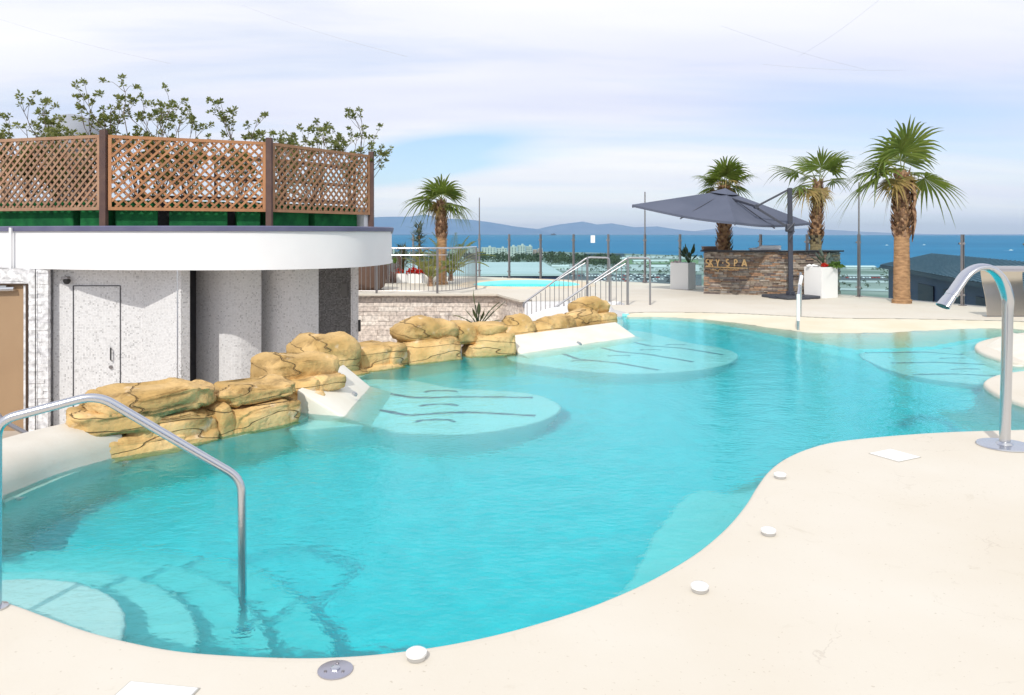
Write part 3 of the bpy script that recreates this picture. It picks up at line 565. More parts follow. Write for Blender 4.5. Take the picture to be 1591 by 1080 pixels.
patch('sea_front', [(840, 396), (1090, 399), (1090, 403), (842, 400)], M_conc, .5)
patch('road', [(1300, 427), (1400, 427), (1400, 429.5), (1300, 429.5)], M_conc, .3)
patch('road', [(1300, 436), (1400, 437), (1400, 440.5), (1300, 439)], M_conc, .3)
patch('road', [(1300, 448), (1400, 450), (1400, 454), (1300, 451)], M_conc, .3)
patch('car_park', [(1290, 429.8), (1400, 429.8), (1400, 435.8), (1290, 435.8)], M_asph, .2)
# mountains across the bay
def ridge(name, prof, Y0, seed, colr):
    us = np.linspace(prof[0][0], prof[-1][0], 240); vs = np.interp(us, [p[0] for p in prof], [p[1] for p in prof]); mb = MB(); m = 14
    for i, (u, v) in enumerate(zip(us, vs)):
        for j in range(m):
            k = j/(m-1); Y = Y0-3500+k*7000; X = (u-U0)*Y0/F+(k-.5)*600; h = Z_(v, Y0)+46
            prof_ = math.sin(k*math.pi)**1.1
            nz = noise.fractal(Vector((X/1500, Y/1500, seed)), .9, 2.0, 5)*.22+noise.noise(Vector((X/500, 0, seed)))*.04
            zz = -46+h*prof_*(1+nz*(abs(k-.5)*2))+(h*.05*nz if abs(k-.5) < .1 else 0)
            mb.v.append((X, Y, zz if 0 < j < m-1 else -60))
    for i in range(len(us)-1):
        for j in range(m-1): mb.f.append((i*m+j, i*m+j+1, (i+1)*m+j+1, (i+1)*m+j))
    return struct(mb.build(name, colr, smooth='all'))
M_mt = mat('hazy_hill', (.08, .19, .34), .95, col2=(.11, .22, .36), nscale=.0012, spec=.0)  # blue of the distant haze is put into the hills' base colour
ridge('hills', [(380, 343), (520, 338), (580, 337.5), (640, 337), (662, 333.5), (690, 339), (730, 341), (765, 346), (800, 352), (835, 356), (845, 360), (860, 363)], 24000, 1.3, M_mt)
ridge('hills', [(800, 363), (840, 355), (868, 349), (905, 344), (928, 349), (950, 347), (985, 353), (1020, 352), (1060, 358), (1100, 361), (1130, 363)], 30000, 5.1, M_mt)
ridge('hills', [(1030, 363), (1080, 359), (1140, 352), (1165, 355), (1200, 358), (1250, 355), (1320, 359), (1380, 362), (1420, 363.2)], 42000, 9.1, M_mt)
hz = bpy.data.materials.new('haze_air'); hz.use_nodes = True; t = hz.node_tree; t.nodes.clear(); o_ = t.nodes.new('ShaderNodeOutputMaterial'); pv = t.nodes.new('ShaderNodeVolumePrincipled')
pv.inputs['Color'].default_value = (.66, .80, 1, 1); pv.inputs['Density'].default_value = 2e-5; pv.inputs['Anisotropy'].default_value = 0.0; t.links.new(pv.outputs[0], o_.inputs['Volume'])
hb = MB().box((0, 30000, 310), (126000, 70000, 760)).build('haze', hz); hb['kind'] = 'stuff'
#OBJECTS
rnd = random.Random(7)
# ================================================================== ROCKS
def stone_mb(a, b, z0, z1, dep, seed, boxy=.42, amp=1.0, sub=4, lump=.0):
    a = Vector(a); b = Vector(b); L_ = (b-a).length; d = (b-a)/L_; nn = Vector((-d.y, d.x))
    c = (a+b)/2+nn*dep/2; bm = bmesh.new(); bmesh.ops.create_icosphere(bm, subdivisions=sub, radius=1)
    sx, sy, sz = L_/2*1.02, dep/2, (z1-z0)/2; zc = (z0+z1)/2; V = []; rs_ = random.Random(seed); s = Vector((seed*7.3, seed*3.1, seed))
    tops = [(rs_.uniform(-.9, .9), rs_.uniform(.2, .45), rs_.uniform(.5, 1)) for _ in range(3)]
    # random chisel planes cut the block into broad facets
    planes = []
    for _ in range(9):
        n_ = Vector((rs_.uniform(-1, 1), rs_.uniform(-1, .6), rs_.uniform(-.35, .9))).normalized(); planes.append((n_, rs_.uniform(.78, .98)))
    for v in bm.verts:
        p = v.co.copy(); e = boxy*.68 if boxy < .6 else boxy+.12; q = Vector([math.copysign(abs(k)**e, k) for k in p])
        m = max(abs(q.x), abs(q.y), abs(q.z)); q = q.lerp(q/m if m > 0 else q, .3) if boxy < .6 else q
        for n_, w_ in planes:
            lim = w_*(abs(n_.x)+abs(n_.y)+abs(n_.z))*.80; k = q.dot(n_)-lim
            if k > 0: q -= n_*k*(.55 if boxy < .6 else .35)*min(1, amp)
        wp = Vector((q.x*sx, q.y*sy, q.z*sz))
        n1_ = noise.noise(wp*2.4+s); n2_ = noise.fractal(wp*7+s, .7, 2.1, 5); n3_ = noise.noise(Vector((wp.x*1.2, wp.y*1.2, wp.z*22))+s)
        vd = noise.voronoi(wp*4.2+s)[0]; crk = max(0, .12-(vd[1]-vd[0]))*.45
        nrm = Vector((p.x/sx, p.y/sy, p.z/sz)).normalized()
        wp += nrm*amp*(.035*n1_+.018*n2_+.008*n3_-crk*.35)*min(1.3, sx*2.2+.25)
        if p.z > 0 and lump:
            h = sum(hh*math.exp(-((q.x-cx)/ww)**2) for cx, ww, hh in tops)/1.4
            wp.z += sz*lump*(min(1.15, h)-1.0)*max(0, q.z)
        V.append((c.x+d.x*wp.x+nn.x*wp.y, c.y+d.y*wp.x+nn.y*wp.y, zc+wp.z))
    F_ = [tuple(v.index for v in f.verts) for f in bm.faces]; bm.free(); return MB().add(V, F_)
def rocks(label, stones, noclamp=False, group='ochre artificial rocks along the left edge of the pool'):
    # stones: (u0, Y0, u1, Y1, vtop, vbot, depth, seed, boxy, lump)
    s0 = stones[0]; Ym = (s0[1]+s0[3])/2; base = empty('rock_outcrop', (X_((s0[0]+s0[2])/2, Ym), Ym+.2, 0), label, 'rock', group)
    for (u0, Y0, u1, Y1, vt, vb, dep, seed, boxy, lump) in stones:
        Ym = (Y0+Y1)/2; z1 = Z_(vt, Ym+dep*.3*0); z0 = Z_(vb, Ym); sub_ = 5 if Ym < 8.3 else 4
        if z0 < .085 and not noclamp: z0 = -.17
        z0 -= .012; z1 -= .012
        fwd = -.05 if z0 < .0 else 0
        stone_mb((X_(u0, Y0), Y0+fwd), (X_(u1, Y1), Y1+fwd), z0, z1, dep, seed, boxy, 1.0, sub_, lump).build('stone', M_rock, base, smooth='all')
rocks('long low ochre rock group nearest the viewer, beside the end of the white coping', [
    (150, 5.72, 352, 6.42, 602, 642, .50, 1.2, .50, .55), (114, 5.62, 262, 6.05, 634, 676, .50, 2.7, .50, .1), (212, 5.92, 350, 6.42, 633, 674, .46, 3.4, .42, .1),
    (166, 5.78, 296, 6.16, 672, 712, .40, 4.9, .40, .05), (272, 6.10, 348, 6.36, 668, 694, .38, 5.5, .42, .05)])
rocks('low two-layer ochre rocks directly left of the front inclined backrest', [
    (347, 6.44, 472, 7.0, 594, 626, .48, 6.1, .48, .4), (348, 6.42, 372, 6.55, 624, 656, .42, 7.2, .5, .1), (364, 6.46, 476, 7.02, 622, 656, .42, 8.3, .45, .1), (346, 6.42, 440, 6.85, 650, 688, .40, 9.8, .42, .0), (430, 6.75, 474, 7.0, 648, 670, .36, 9.1, .42, .0)])
rocks('stacked ochre rock lump behind the front inclined backrest', [
    (432, 7.35, 538, 7.9, 551, 598, .6, 10.4, .55, .3), (456, 7.3, 500, 7.45, 590, 612, .40, 11.5, .45, .0), (492, 7.45, 542, 7.75, 582, 606, .40, 12.6, .45, .0), (462, 7.3, 520, 7.5, 606, 626, .36, 12.9, .42, 0)])
rocks('large smooth rounded ochre boulder right of the grey building end', [
    (478, 8.75, 578, 9.3, 513, 590, .75, 13.7, .66, .25), (538, 9.1, 580, 9.4, 572, 592, .4, 14.2, .5, .0)])
rocks('low ochre rock with a vertical crack between the two large boulders', [
    (562, 9.45, 622, 9.8, 531, 572, .5, 15.1, .55, .2), (612, 9.7, 640, 9.95, 528, 570, .45, 16.4, .5, .1), (562, 9.4, 640, 9.9, 566, 584, .4, 17.1, .42, .0)])
rocks('peaked ochre boulder resting on a wide flat block below the beige wall', [
    (628, 10.0, 726, 10.5, 492, 536, .6, 18.5, .75, .3), (636, 9.98, 720, 10.45, 526, 552, .5, 19.6, .42, .0), (636, 9.95, 716, 10.45, 549, 562, .4, 19.9, .42, .0)])
rocks('three-layer ochre rocks with a small green plant growing behind them', [
    (714, 10.5, 747, 10.7, 500, 535, .5, 20.2, .55, .1), (742, 10.6, 792, 10.75, 502, 520, .5, 21.3, .45, .1), (738, 10.6, 808, 10.8, 517, 538, .5, 22.4, .45, .0), (728, 10.55, 804, 10.8, 534, 555, .45, 23.5, .42, .0)])
rocks('single dome-shaped ochre boulder left of the white stair block', [(788, 11.5, 842, 11.75, 485, 536, .5, 24.6, .8, .1)])
rocks('two low ochre rocks in front of the white stair block', [
    (834, 11.85, 868, 12.1, 499, 518, .45, 25.7, .45, .0), (856, 12.0, 904, 12.55, 483, 516, .5, 26.8, .62, .2), (850, 11.95, 900, 12.4, 510, 522, .4, 27.1, .42, .0)])
rocks('ochre rock pile at the far end of the row with a tall stone on top', [
    (906, 13.0, 958, 13.5, 461, 494, .5, 28.1, .7, .3), (894, 12.6, 942, 13.1, 481, 518, .5, 29.2, .62, .1), (932, 13.0, 963, 13.4, 486, 503, .45, 30.3, .5, .0), (934, 13.0, 966, 13.4, 500, 513, .45, 31.3, .45, .0)])
# ================================================================== BUILDING (sunken yard, left)
BZ0, BZ1 = -1.35, 1.075
bld = empty('spa_building', (-4.5, 13, BZ0), 'low white building with curved white fascia and mosaic clad walls left of the pool', 'building')
def wall_uv(name, path, z0, z1, th, m, parent, u0=0.0):
    bm = bmesh.new(); uv = bm.loops.layers.uv.new('UVMap'); P_ = [Vector((p[0], p[1])) for p in path]; n = len(P_); s = [u0]
    for i in range(1, n): s.append(s[-1]+(P_[i]-P_[i-1]).length)
    off = parent.matrix_basis.translation
    nr = []
    for i in range(n):
        t_ = unit((P_[min(i+1, n-1)]-P_[max(i-1, 0)]).to_3d()); nr.append(Vector((-t_.y, t_.x)))
    def V(p, z): return bm.verts.new((p.x-off.x, p.y-off.y, z-off.z))
    fb = [V(p, z0) for p in P_]; ft = [V(p, z1) for p in P_]; bb = [V(P_[i]+nr[i]*th, z0) for i in range(n)]; bt = [V(P_[i]+nr[i]*th, z1) for i in range(n)]
    def Fc(vs, us):
        f = bm.faces.new(vs)
        for l, q in zip(f.loops, us): l[uv].uv = q
    for i in range(n-1):
        Fc([fb[i], fb[i+1], ft[i+1], ft[i]], [(s[i], z0), (s[i+1], z0), (s[i+1], z1), (s[i], z1)])
        Fc([bb[i+1], bb[i], bt[i], bt[i+1]], [(s[i], z0), (s[i+1], z0), (s[i+1], z1), (s[i], z1)])
        Fc([ft[i], ft[i+1], bt[i+1], bt[i]], [(0, 0)]*4)
    for i, sg in ((0, 1), (n-1, -1)):
        q = [fb[i], ft[i], bt[i], bb[i]]; uu = [(s[i], z0), (s[i], z1), (s[i]-th, z1), (s[i]-th, z0)]
        if sg < 0: q = q[::-1]; uu = uu[::-1]
        Fc(q, uu)
    me = bpy.data.meshes.new(name); bm.to_mesh(me); bm.free(); me.materials.append(m)
    o = bpy.data.objects.new(name, me); COL.objects.link(o); o.parent = parent; return o
def pt(u, Y): return (X_(u, Y), Y)
A0, A1, A2 = pt(83, 11.9), pt(222, 12.0), pt(281, 11.6)
o = wall_uv('mosaic_wall', [A0, A1, A2], BZ0, BZ1, .16, M_mos, bld); tag(o, 'flat white mosaic wall with a flush door')
cB = arc_smooth([Vector((*pt(284, 12.75), 0)), Vector((*pt(325, 12.42), 0)), Vector((*pt(368, 12.42), 0)), Vector((*pt(406, 12.72), 0))], 6)
tag(wall_uv('mosaic_wall', [p.xy for p in cB], BZ0, BZ1, .16, M_mos, bld, 5), 'curved mosaic wall beside the dark slot')
cC = arc_smooth([Vector((*pt(402, 13.15), 0)), Vector((*pt(430, 12.9), 0)), Vector((*pt(462, 12.95), 0)), Vector((*pt(495, 13.3), 0))], 6)
tag(wall_uv('mosaic_wall', [p.xy for p in cC], BZ0, BZ1, .16, M_mos, bld, 9), 'curved mosaic wall before the grey recess')
tag(wall_uv('mosaic_wall', [pt(480, 14.6), pt(552, 14.6)], BZ0, BZ1, .16, M_mosd, bld, 14), 'dark grey mosaic wall in the recess')
tag(wall_uv('mosaic_pier', [pt(545, 13.7), pt(557, 13.7), pt(556, 14.9)], BZ0, BZ1, .10, M_mos, bld, 17), 'narrow pale mosaic pier at the building end')
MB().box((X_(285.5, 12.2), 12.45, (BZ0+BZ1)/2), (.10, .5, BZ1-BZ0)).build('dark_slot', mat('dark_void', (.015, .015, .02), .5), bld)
MB().box((X_(281.2, 11.75), 11.75, (BZ0+BZ1)/2), (.02, .25, BZ1-BZ0)).build('corner_trim', M_steel, bld)
# flush door in the mosaic: thin dark joint and steel pull
def onA(u, v, d=.004):
    ax, ay = A0; bx, by = A1; k = (u-U0)/F   # intersect with wall A0-A1
    tt = (k*ay-ax)/((bx-ax)-k*(by-ay)); Y = ay+tt*(by-ay)-d; return Vector(((u-U0)*Y/F, Y, Z_(v, Y)))
fd = empty('flush_door', (0, 0, 0)); fd.parent = bld; fd.location = onA(150, 640)-bld.matrix_basis.translation
def sub(mb_, name, m, par, **k):      # child of a child
    o = mb_.build(name, m, None, **k); off = par.matrix_basis.translation+(par.parent.matrix_basis.translation if par.parent else Vector())
    o.data.transform(Matrix.Translation(-off)); o.parent = par; return o
mj = MB()
for a, b in (((114, 444), (114, 660)), ((187, 444), (187, 660)), ((114, 444), (187, 444))):
    mj.bar(onA(*a), onA(*b), .014, .012)
sub(mj, 'door_joint', mat('dark_joint', (.07, .07, .08), .6), fd)
h1, h2 = onA(172, 541, .05), onA(172, 559, .05)
sub(MB().tube([onA(172, 541, 0), h1, h2, onA(172, 559, 0)], .011, 8), 'handle', M_black, fd, smooth=True)
pz = onA(173, 570, 0); sub(MB().tube([pz, pz+Vector((0, -.03, 0))], .026, 14), 'lock', M_steeld, fd)
# white split-stone pier, lintel and tan door
GAP_ = .0015
def stonerows(mb_, a, b, z0, z1, rh, lmin, lmax, dmin, dmax, th=.06, seed=1, nrm=None):
    r = random.Random(seed); a = Vector(a); b = Vector(b); L_ = (b-a).length; d = (b-a)/L_; nn = Vector((d.y, -d.x)); z = z0; ang = math.atan2(d.y, d.x)
    while z < z1-.01:
        h = min(rh*r.uniform(.8, 1.2), z1-z); s = -r.uniform(0, lmin)
        while s < L_:
            l = r.uniform(lmin, lmax); s0, s1 = max(s, 0), min(s+l, L_); s += l
            if s1-s0 < .01: continue
            k = r.uniform(dmin, dmax); c = a+d*((s0+s1)/2)+nn*(k/2-th/2)
            mb_.box((c.x, c.y, z+h/2), (s1-s0-GAP_, th+k, h-GAP_), ang)
        z += h
m = MB(); stonerows(m, pt(45, 11.72), pt(75, 11.72), BZ0, BZ1, .055, .10, .24, .0, .014, seed=3); m.box((X_(60, 11.9), 11.9, -.14), (.27, .3, BZ1-BZ0-.01))
tag(m.build('stone_pier', M_whstone, bld), 'white split-stone pier beside the tan door')
m = MB(); stonerows(m, pt(-60, 11.78), pt(45, 11.78), .84, BZ1, .055, .10, .3, .0, .015, seed=4); m.build('stone_lintel', M_whstone, bld)
m = MB(); stonerows(m, pt(-190, 11.75), pt(-62, 11.75), BZ0, BZ1, .055, .10, .3, .0, .02, seed=5); m.build('stone_wall', M_whstone, bld)
MB().tube([(X_(55, 11.68), 11.68, BZ0), (X_(55, 11.68), 11.68, BZ1)], .006, 8).build('groove_line', M_black, bld)  # black tube drawn in place of the dark groove in the pier
td = empty('tan_door', (0, 0, 0)); td.parent = bld; td.location = Vector((X_(0, 11.8), 11.8, BZ0))-bld.matrix_basis.translation
sub(MB().box((X_(-9, 11.8), 11.82, (BZ0+.83)/2), (1.0, .05, .83-BZ0)), 'door_leaf', M_door, td, bevel=.004)
sub(MB().box((X_(43.2, 11.76), 11.78, (BZ0+.84)/2), (.03, .10, .84-BZ0)).box((X_(-8, 11.78), 11.78, .845), (1.03, .10, .02)), 'door_frame', mat('dark_brown_frame', (.06, .035, .02), .5), td)
m = MB()
for v in (455, 497, 562, 620): sub(MB().tube([(X_(41, 11.74), 11.755, Z_(v, 11.75)-.045), (X_(41, 11.74), 11.755, Z_(v, 11.75)+.045)], .014, 8), 'hinge', M_steeld, td)
sub(MB().tube([(X_(-14, 11.72), 11.73, Z_(450, 11.72)), (X_(22, 11.72), 11.73, Z_(449, 11.72))], .035, 12).box((X_(-2, 11.7), 11.74, Z_(446, 11.7)), (.2, .05, .04)), 'door_closer', M_steel, td, smooth=True)
# camera and small wall plates
cm = empty('security_camera', (X_(101, 11.8), 11.85, Z_(436, 11.8)), 'small black dome camera on the white mosaic wall above the flush door', 'camera')
x, y, z = cm.location
MB().box((x-.02, y+.0, z+.035), (.10, .09, .045)).build('bracket', M_steeld, cm, bevel=.01)
MB().lathe([(.0, -.06), (.03, -.052), (.05, -.02), (.052, .01), (.03, .02)], 16, (x+.01, y-.02, z)).build('lens_housing', M_black, cm, smooth=True)
tag(MB().box((X_(535, 14.55), 14.57, Z_(450, 14.57)), (.12, .03, .24)).build('wall_plate', mat('grey_panel', (.42, .42, .42), .5), bevel=.006), 'small pale grey plate on the dark mosaic recess wall', 'wall plate')
tag(MB().box((X_(558.5, 13.66), 13.66, Z_(506, 13.66)), (.04, .05, .20)).build('outlet_box', M_black, bevel=.005), 'narrow black box at the lower edge of the pale mosaic pier', 'socket')
# fascia: curved white band with a navy edge
fv = [(-190, 409.5), (-90, 412.5), (0, 416), (63, 418), (150, 419.5), (280, 420), (400, 419.7), (494, 417.7), (564, 414.6), (604, 410)]
fp = [Vector(((u-U0)*(.526*F/(v-VH))/F, .526*F/(v-VH), 0)) for u, v in fv]+[Vector((-2.25, 14.6, 0)), Vector((-2.6, 15.5, 0)), Vector((-3.2, 16.3, 0))]
fps = arc_smooth(fp, 5); n = len(fps)
def band(path, prof):
    mb_ = MB(); n = len(path); k = len(prof)
    for i, p in enumerate(path):
        t_ = unit(path[min(i+1, n-1)]-path[max(i-1, 0)]); nn = Vector((t_.y, -t_.x, 0))
        for d, zz in prof: mb_.v.append((p.x+nn.x*d, p.y+nn.y*d, zz))
    for i in range(n-1):
        for j in range(k): mb_.f.append((i*k+j, i*k+(j+1) % k, (i+1)*k+(j+1) % k, (i+1)*k+j))
    mb_.f.append(tuple(range(k))); mb_.f.append(tuple((n-1)*k+j for j in range(k))); return mb_
band(fps, [(0, 1.074), (0, 1.635), (-.25, 1.635), (-.25, 1.074)]).build('fascia', M_white, bld, smooth=True)
band(fps, [(.03, 1.637), (.035, 1.70), (.02, 1.712), (-.26, 1.712), (-.26, 1.637)]).build('roof_edge', M_navy, bld, smooth=True)
roofp = [(p.x, p.y-0) for p in [q+Vector((0, .12, 0)) for q in fps]]+[(-5, 16.9), (-12, 16.9)]
MB().prism(roofp, 1.076, 1.12).build('soffit', M_white, bld)
MB().prism(roofp, 1.60, 1.66).build('roof', mat('roof_grey', (.30, .30, .31), .9), bld)
MB().box((-7.5, 15.3, -.15), (7.2, 2.9, 2.35)).build('rear_wall', M_white, bld)
fx, fy = X_(18, 11.93), 11.93
MB().box((fx, fy-.02, 1.36), (.035, .04, .66)).build('joint_cover', M_white, bld)
# stair handrail in the yard beyond the coping
tag(MB().tube(round_path([(X_(-40, 8.3), 8.3, .0), (X_(6, 8.0), 8.0, Z_(655, 8.0)), (X_(46, 7.6), 7.6, Z_(676, 7.6)), (X_(49, 7.55), 7.55, -1.3)], .08), .022, 10).build('yard_handrail', M_steeld, smooth=True), 'thin metal handrail sloping down in the yard beyond the white coping', 'handrail')
# ================================================================== ROOF LATTICE, GREENERY
LP = [(-8.82, 13.12), (-6.42, 12.4), (-4.13, 13.42), (-2.80, 15.68)]
def lattice_panel(a, b, z0, z1, m, label, group, lw=.035, gap=.142, cross=True):
    a = Vector((*a, 0)); b = Vector((*b, 0)); d = unit(b-a); L_ = (b-a).length; up = Vector((0, 0, 1)); nn = Vector((d.y, -d.x, 0))
    root = empty('trellis', a+(b-a)/2+Vector((0, 0, z0)), label, 'trellis', group)
    fr = MB(); w = .05
    P = lambda s, z, o=0: a+d*s+up*z+nn*o
    fr.bar(P(0, z1-w/2), P(L_, z1-w/2), .045, w); fr.bar(P(0, z0+w/2), P(L_, z0+w/2), .045, w)
    fr.bar(P(w/2, z0+w), P(w/2, z1-w), .045, w, up=d); fr.bar(P(L_-w/2, z0+w), P(L_-w/2, z1-w), .045, w, up=d)
    fr.build('frame', m, root)
    H = z1-z0-2*w; W_ = L_-2*w
    for sgn, off, nm in ((1, .012, 'lath'), (-1, -.002, 'lath')):
        mb_ = MB(); k = -H
        while k < W_:
            # line x = k + t, z = t (or H - t)
            t0 = max(0, -k); t1 = min(H, W_-k)
            if t1-t0 > .03:
                p, q = (k+t0, t0), (k+t1, t1)
                if sgn < 0: p, q = (p[0], H-p[1]), (q[0], H-q[1])
                j = rnd.uniform(-.003, .003)
                mb_.bar(P(w+p[0], z0+w+p[1], off+j), P(w+q[0], z0+w+q[1], off+j), .011, lw, up=Vector((0, 0, 1)))
            k += gap
        mb_.build('lath_layer', m, root)
    return root
gl_ = 'timber lattice panels round the roof terrace'
def inset(a, b, k=.06):
    a = Vector(a); b = Vector(b); d = (b-a).normalized(); return a+d*k, b-d*k
names = ['left lattice panel, pale tan and densest, cut by the photo edge', 'middle lattice panel, bright orange timber between two dark posts', 'right lattice panel, tan orange, ending at the slim corner post']
for i in range(3):
    a, b = inset(LP[i], LP[i+1]); lattice_panel(a, b, 1.97, 3.155, (M_lat2, M_lat, mat('dull_orange_lath', (.40, .21, .11), .7, col2=(.31, .165, .09), nscale=5))[i], names[i], gl_)
plab = ['dark brown lattice post cut off at the left photo edge', 'dark brown lattice post between the left and middle lattice panels', 'dark brown lattice post between the middle and right lattice panels', 'dark brown lattice post at the right end of the lattice']
for i, (x, y) in enumerate(LP):
    t_ = MB().box((x, y, 2.44), (.10, .10, 1.58)).build('lattice_post', M_brownpost, bevel=.006); tag(t_, plab[i], 'post', 'dark posts of the roof lattice')
# second row further back
BK = [(-9.3, 14.3), (-7.0, 13.75), (-5.6, 14.2)]
tag(lattice_panel(*inset(BK[0], BK[1]), 1.97, 3.0, M_lat2, 'rear tan lattice seen through the left lattice panel', gl_), None)
for i, (a, b, l) in enumerate([((-6.6, 14.0), (-4.4, 15.2), 'dark brown horizontal rails seen through the middle lattice panel'), ((-4.4, 15.2), (-3.4, 17.0), 'dark brown horizontal rails seen through the right lattice panel')]):
    r0 = empty('rail_fence', (a[0], a[1], 1.68), l, 'fence', 'brown rail fences on the roof behind the shrubs')
    for z in (2.25, 2.62, 3.0): MB().bar((*a, z), (*b, z), .03, .07).build('rail', M_brownpost, r0)
    for k in (0, .5, 1): MB().bar((a[0]+(b[0]-a[0])*k, a[1]+(b[1]-a[1])*k+.04, 1.66), (a[0]+(b[0]-a[0])*k, a[1]+(b[1]-a[1])*k+.04, 3.05), .05, .05, up=(0, 1, 0)).build('post', M_brownpost, r0)
# green planters in a row behind the lattice
def lpoint(s, off):           # s along the lattice in metres from LP[0], off behind it
    P_ = [Vector(p) for p in LP]; k = 0
    while k < 2 and s > (P_[k+1]-P_[k]).length: s -= (P_[k+1]-P_[k]).length; k += 1
    d = (P_[k+1]-P_[k]).normalized(); return P_[k]+d*s+Vector((-d.y, d.x))*off, math.atan2(d.y, d.x)
psegs = [(.05, 1.78), (1.92, 2.42), (2.66, 3.28), (3.45, 4.35), (4.5, 4.88), (5.2, 6.05), (6.2, 7.35)]
pl_lab = ['turf-green planter box at the left edge of the roof', 'turf-green planter box left of the first dark lattice post', 'short turf-green planter box just right of the first lattice post', 'long turf-green planter box under the middle of the orange lattice', 'turf-green planter box left of the second lattice post', 'turf-green planter box right of the second lattice post', 'turf-green planter box nearest the right end of the lattice']
for (s0, s1), lb in zip(psegs, pl_lab):
    c, a = lpoint((s0+s1)/2, .32); r0 = empty('planter_box', (c.x, c.y, 1.66), lb, 'planter', 'green planter boxes behind the roof lattice')
    MB().box((c.x, c.y, 1.90), (s1-s0, .42, .46), a).build('box', M_turf, r0, bevel=.02); MB().box((c.x, c.y, 2.128), (s1-s0-.08, .34, .012), a).build('soil', M_soil, r0)
MB().add([(*(lpoint(s_, o_)[0]), z_) for s_ in (.0, 2.50, 5.0, 7.6) for o_, z_ in ((.62, 1.66), (.62, 2.13))], [(0, 1, 3, 2), (2, 3, 5, 4), (4, 5, 7, 6)]).build('planter_gap_shade', M_black, bld)  # added black strip, stands in for the shade in the gaps between planters
tag(MB().box((X_(562, 15.6), 15.75, 1.9), (.26, .3, .44), 1.0).build('roof_vent_box', M_white, bevel=.01), 'small white box on the roof beside the lattice corner post', 'box')
def rosette(mb_, c, r, n, rr, up=None, wid=.42):
    for k in range(n):
        a = rr.uniform(0, 2*math.pi); e = rr.uniform(-.5, 1.3); d = Vector((math.cos(a)*math.cos(e), math.sin(a)*math.cos(e), math.sin(e)))
        l = r*rr.uniform(.7, 1.15); s = unit(d.cross(Vector((rr.uniform(-1, 1), rr.uniform(-1, 1), rr.uniform(-1, 1))))); w = l*wid
        b0 = c+d*l*.12; mdl = c+d*l*.6; tip = c+d*l
        q = len(mb_.v); mb_.v += [tuple(b0), tuple(mdl+s*w/2), tuple(tip), tuple(mdl-s*w/2)]; mb_.f.append((q, q+1, q+2, q+3))
def shrub(u, vtop, Yb, spread, n_br, seed, label, z0=2.12, dens=1.0, group='leggy evergreen shrubs in the roof planters', lr=.082):
    rr = random.Random(seed); x = X_(u, Yb); ztop = Z_(vtop, Yb); H = ztop-z0
    root = empty('evergreen_shrub', (x, Yb, z0), label, 'shrub', group); tw = MB(); lf = MB()
    def branch(p, d, l, r, lev):
        pts = [p]; k = 5
        for i in range(k):
            d = unit(d+Vector((rr.uniform(-.22, .22), rr.uniform(-.22, .22), rr.uniform(-.05, .16))))
            if pts[-1].z > ztop-.05: d = unit(Vector((d.x, d.y, -.05)))
            pts.append(pts[-1]+d*l/k)
        tw.tube(pts, [r*(1-.5*i/k) for i in range(k+1)], 5)
        if lev == 0 or l < .16:
            for _ in range(2): rosette(lf, pts[-1]+Vector([rr.uniform(-.03, .03) for _ in range(3)]), lr, 12, rr)
            rosette(lf, pts[-2], lr*.8, 6, rr); return
        for i in range(rr.choice((2, 3, 3))):
            q = pts[rr.choice((2, 3, 4, 5))]; a = rr.uniform(0, 6.28); dd = unit(d*.9+Vector((math.cos(a), math.sin(a), .15))*rr.uniform(.45, .85)); branch(q, dd, l*rr.uniform(.38, .62), r*.6, lev-1)
        rosette(lf, pts[-1], lr, 12, rr)
    for i in range(n_br+1):
        a = rr.uniform(0, 6.28); t_ = Vector((math.cos(a)*spread, math.sin(a)*spread*.5, H*rr.uniform(.40, 1.0) if i else H*.95)); branch(Vector((x+rr.uniform(-.05, .05), Yb, z0)), unit(t_), t_.length*.70, .013, 2)
    # lower leafy growth seen through the lattice
    for i in range(int(15*dens)):
        c = Vector((x+rr.gauss(0, spread*.55), Yb+rr.gauss(0, .12), z0+rr.uniform(.05, min(H, .95)))); 
        tw.tube([(x, Yb, z0), ((x+c.x)/2, Yb, (z0+c.z)/2-.03), tuple(c)], .005, 4)
        for _ in range(2): rosette(lf, c+Vector([rr.gauss(0, .04) for _ in range(3)]), lr, 11, rr)
    tw.build('branches', M_twig, root, norm=False); lf.build('foliage', M_leaf, root, norm=False)
SH = [(8, 172, 13.6, .40, 4, 'shrub at the far left photo edge above the lattice'), (45, 183, 13.4, .35, 4, 'low shrub second from the left photo edge'), (88, 146, 13.3, .45, 6, 'bushy shrub in front of the grey radar dome'), (122, 188, 13.2, .35, 4, 'low shrub just right of the grey radar dome'), (158, 152, 13.0, .32, 4, 'slim shrub rising behind the first dark lattice post'),
      (212, 126, 13.2, .40, 5, 'tallest shrub on the roof, with a bare stem and tuft'), (248, 150, 13.4, .40, 5, 'open twiggy shrub just right of the tallest one'), (292, 172, 13.6, .42, 6, 'dense rounded shrub above the middle of the orange lattice'), (372, 158, 14.0, .38, 5, 'arching shrub left of the second dark lattice post'),
      (432, 172, 14.3, .40, 5, 'twiggy shrub right of the second dark lattice post'), (486, 184, 14.9, .42, 6, 'compact shrub above the middle of the right lattice panel'), (545, 180, 15.9, .42, 6, 'spreading shrub nearest the right end of the lattice')]
for i, (u, v, Y, sp, nb, lb) in enumerate(SH): shrub(u, v, Y+.1, sp, nb, 100+i, lb)
dm = empty('radar_dome', (X_(112, 22), 22, 1.66), 'smooth grey radar dome half hidden behind the roof shrubs', 'dome')
c = (X_(112, 22), 22, Z_(222, 22)); MB().lathe([(.80*math.cos(a), .80*math.sin(a)) for a in [-.3+1.87*i/14 for i in range(15)]], 32, c).build('dome', mat('dome_grey', (.30, .32, .36), .6), dm, smooth='all')
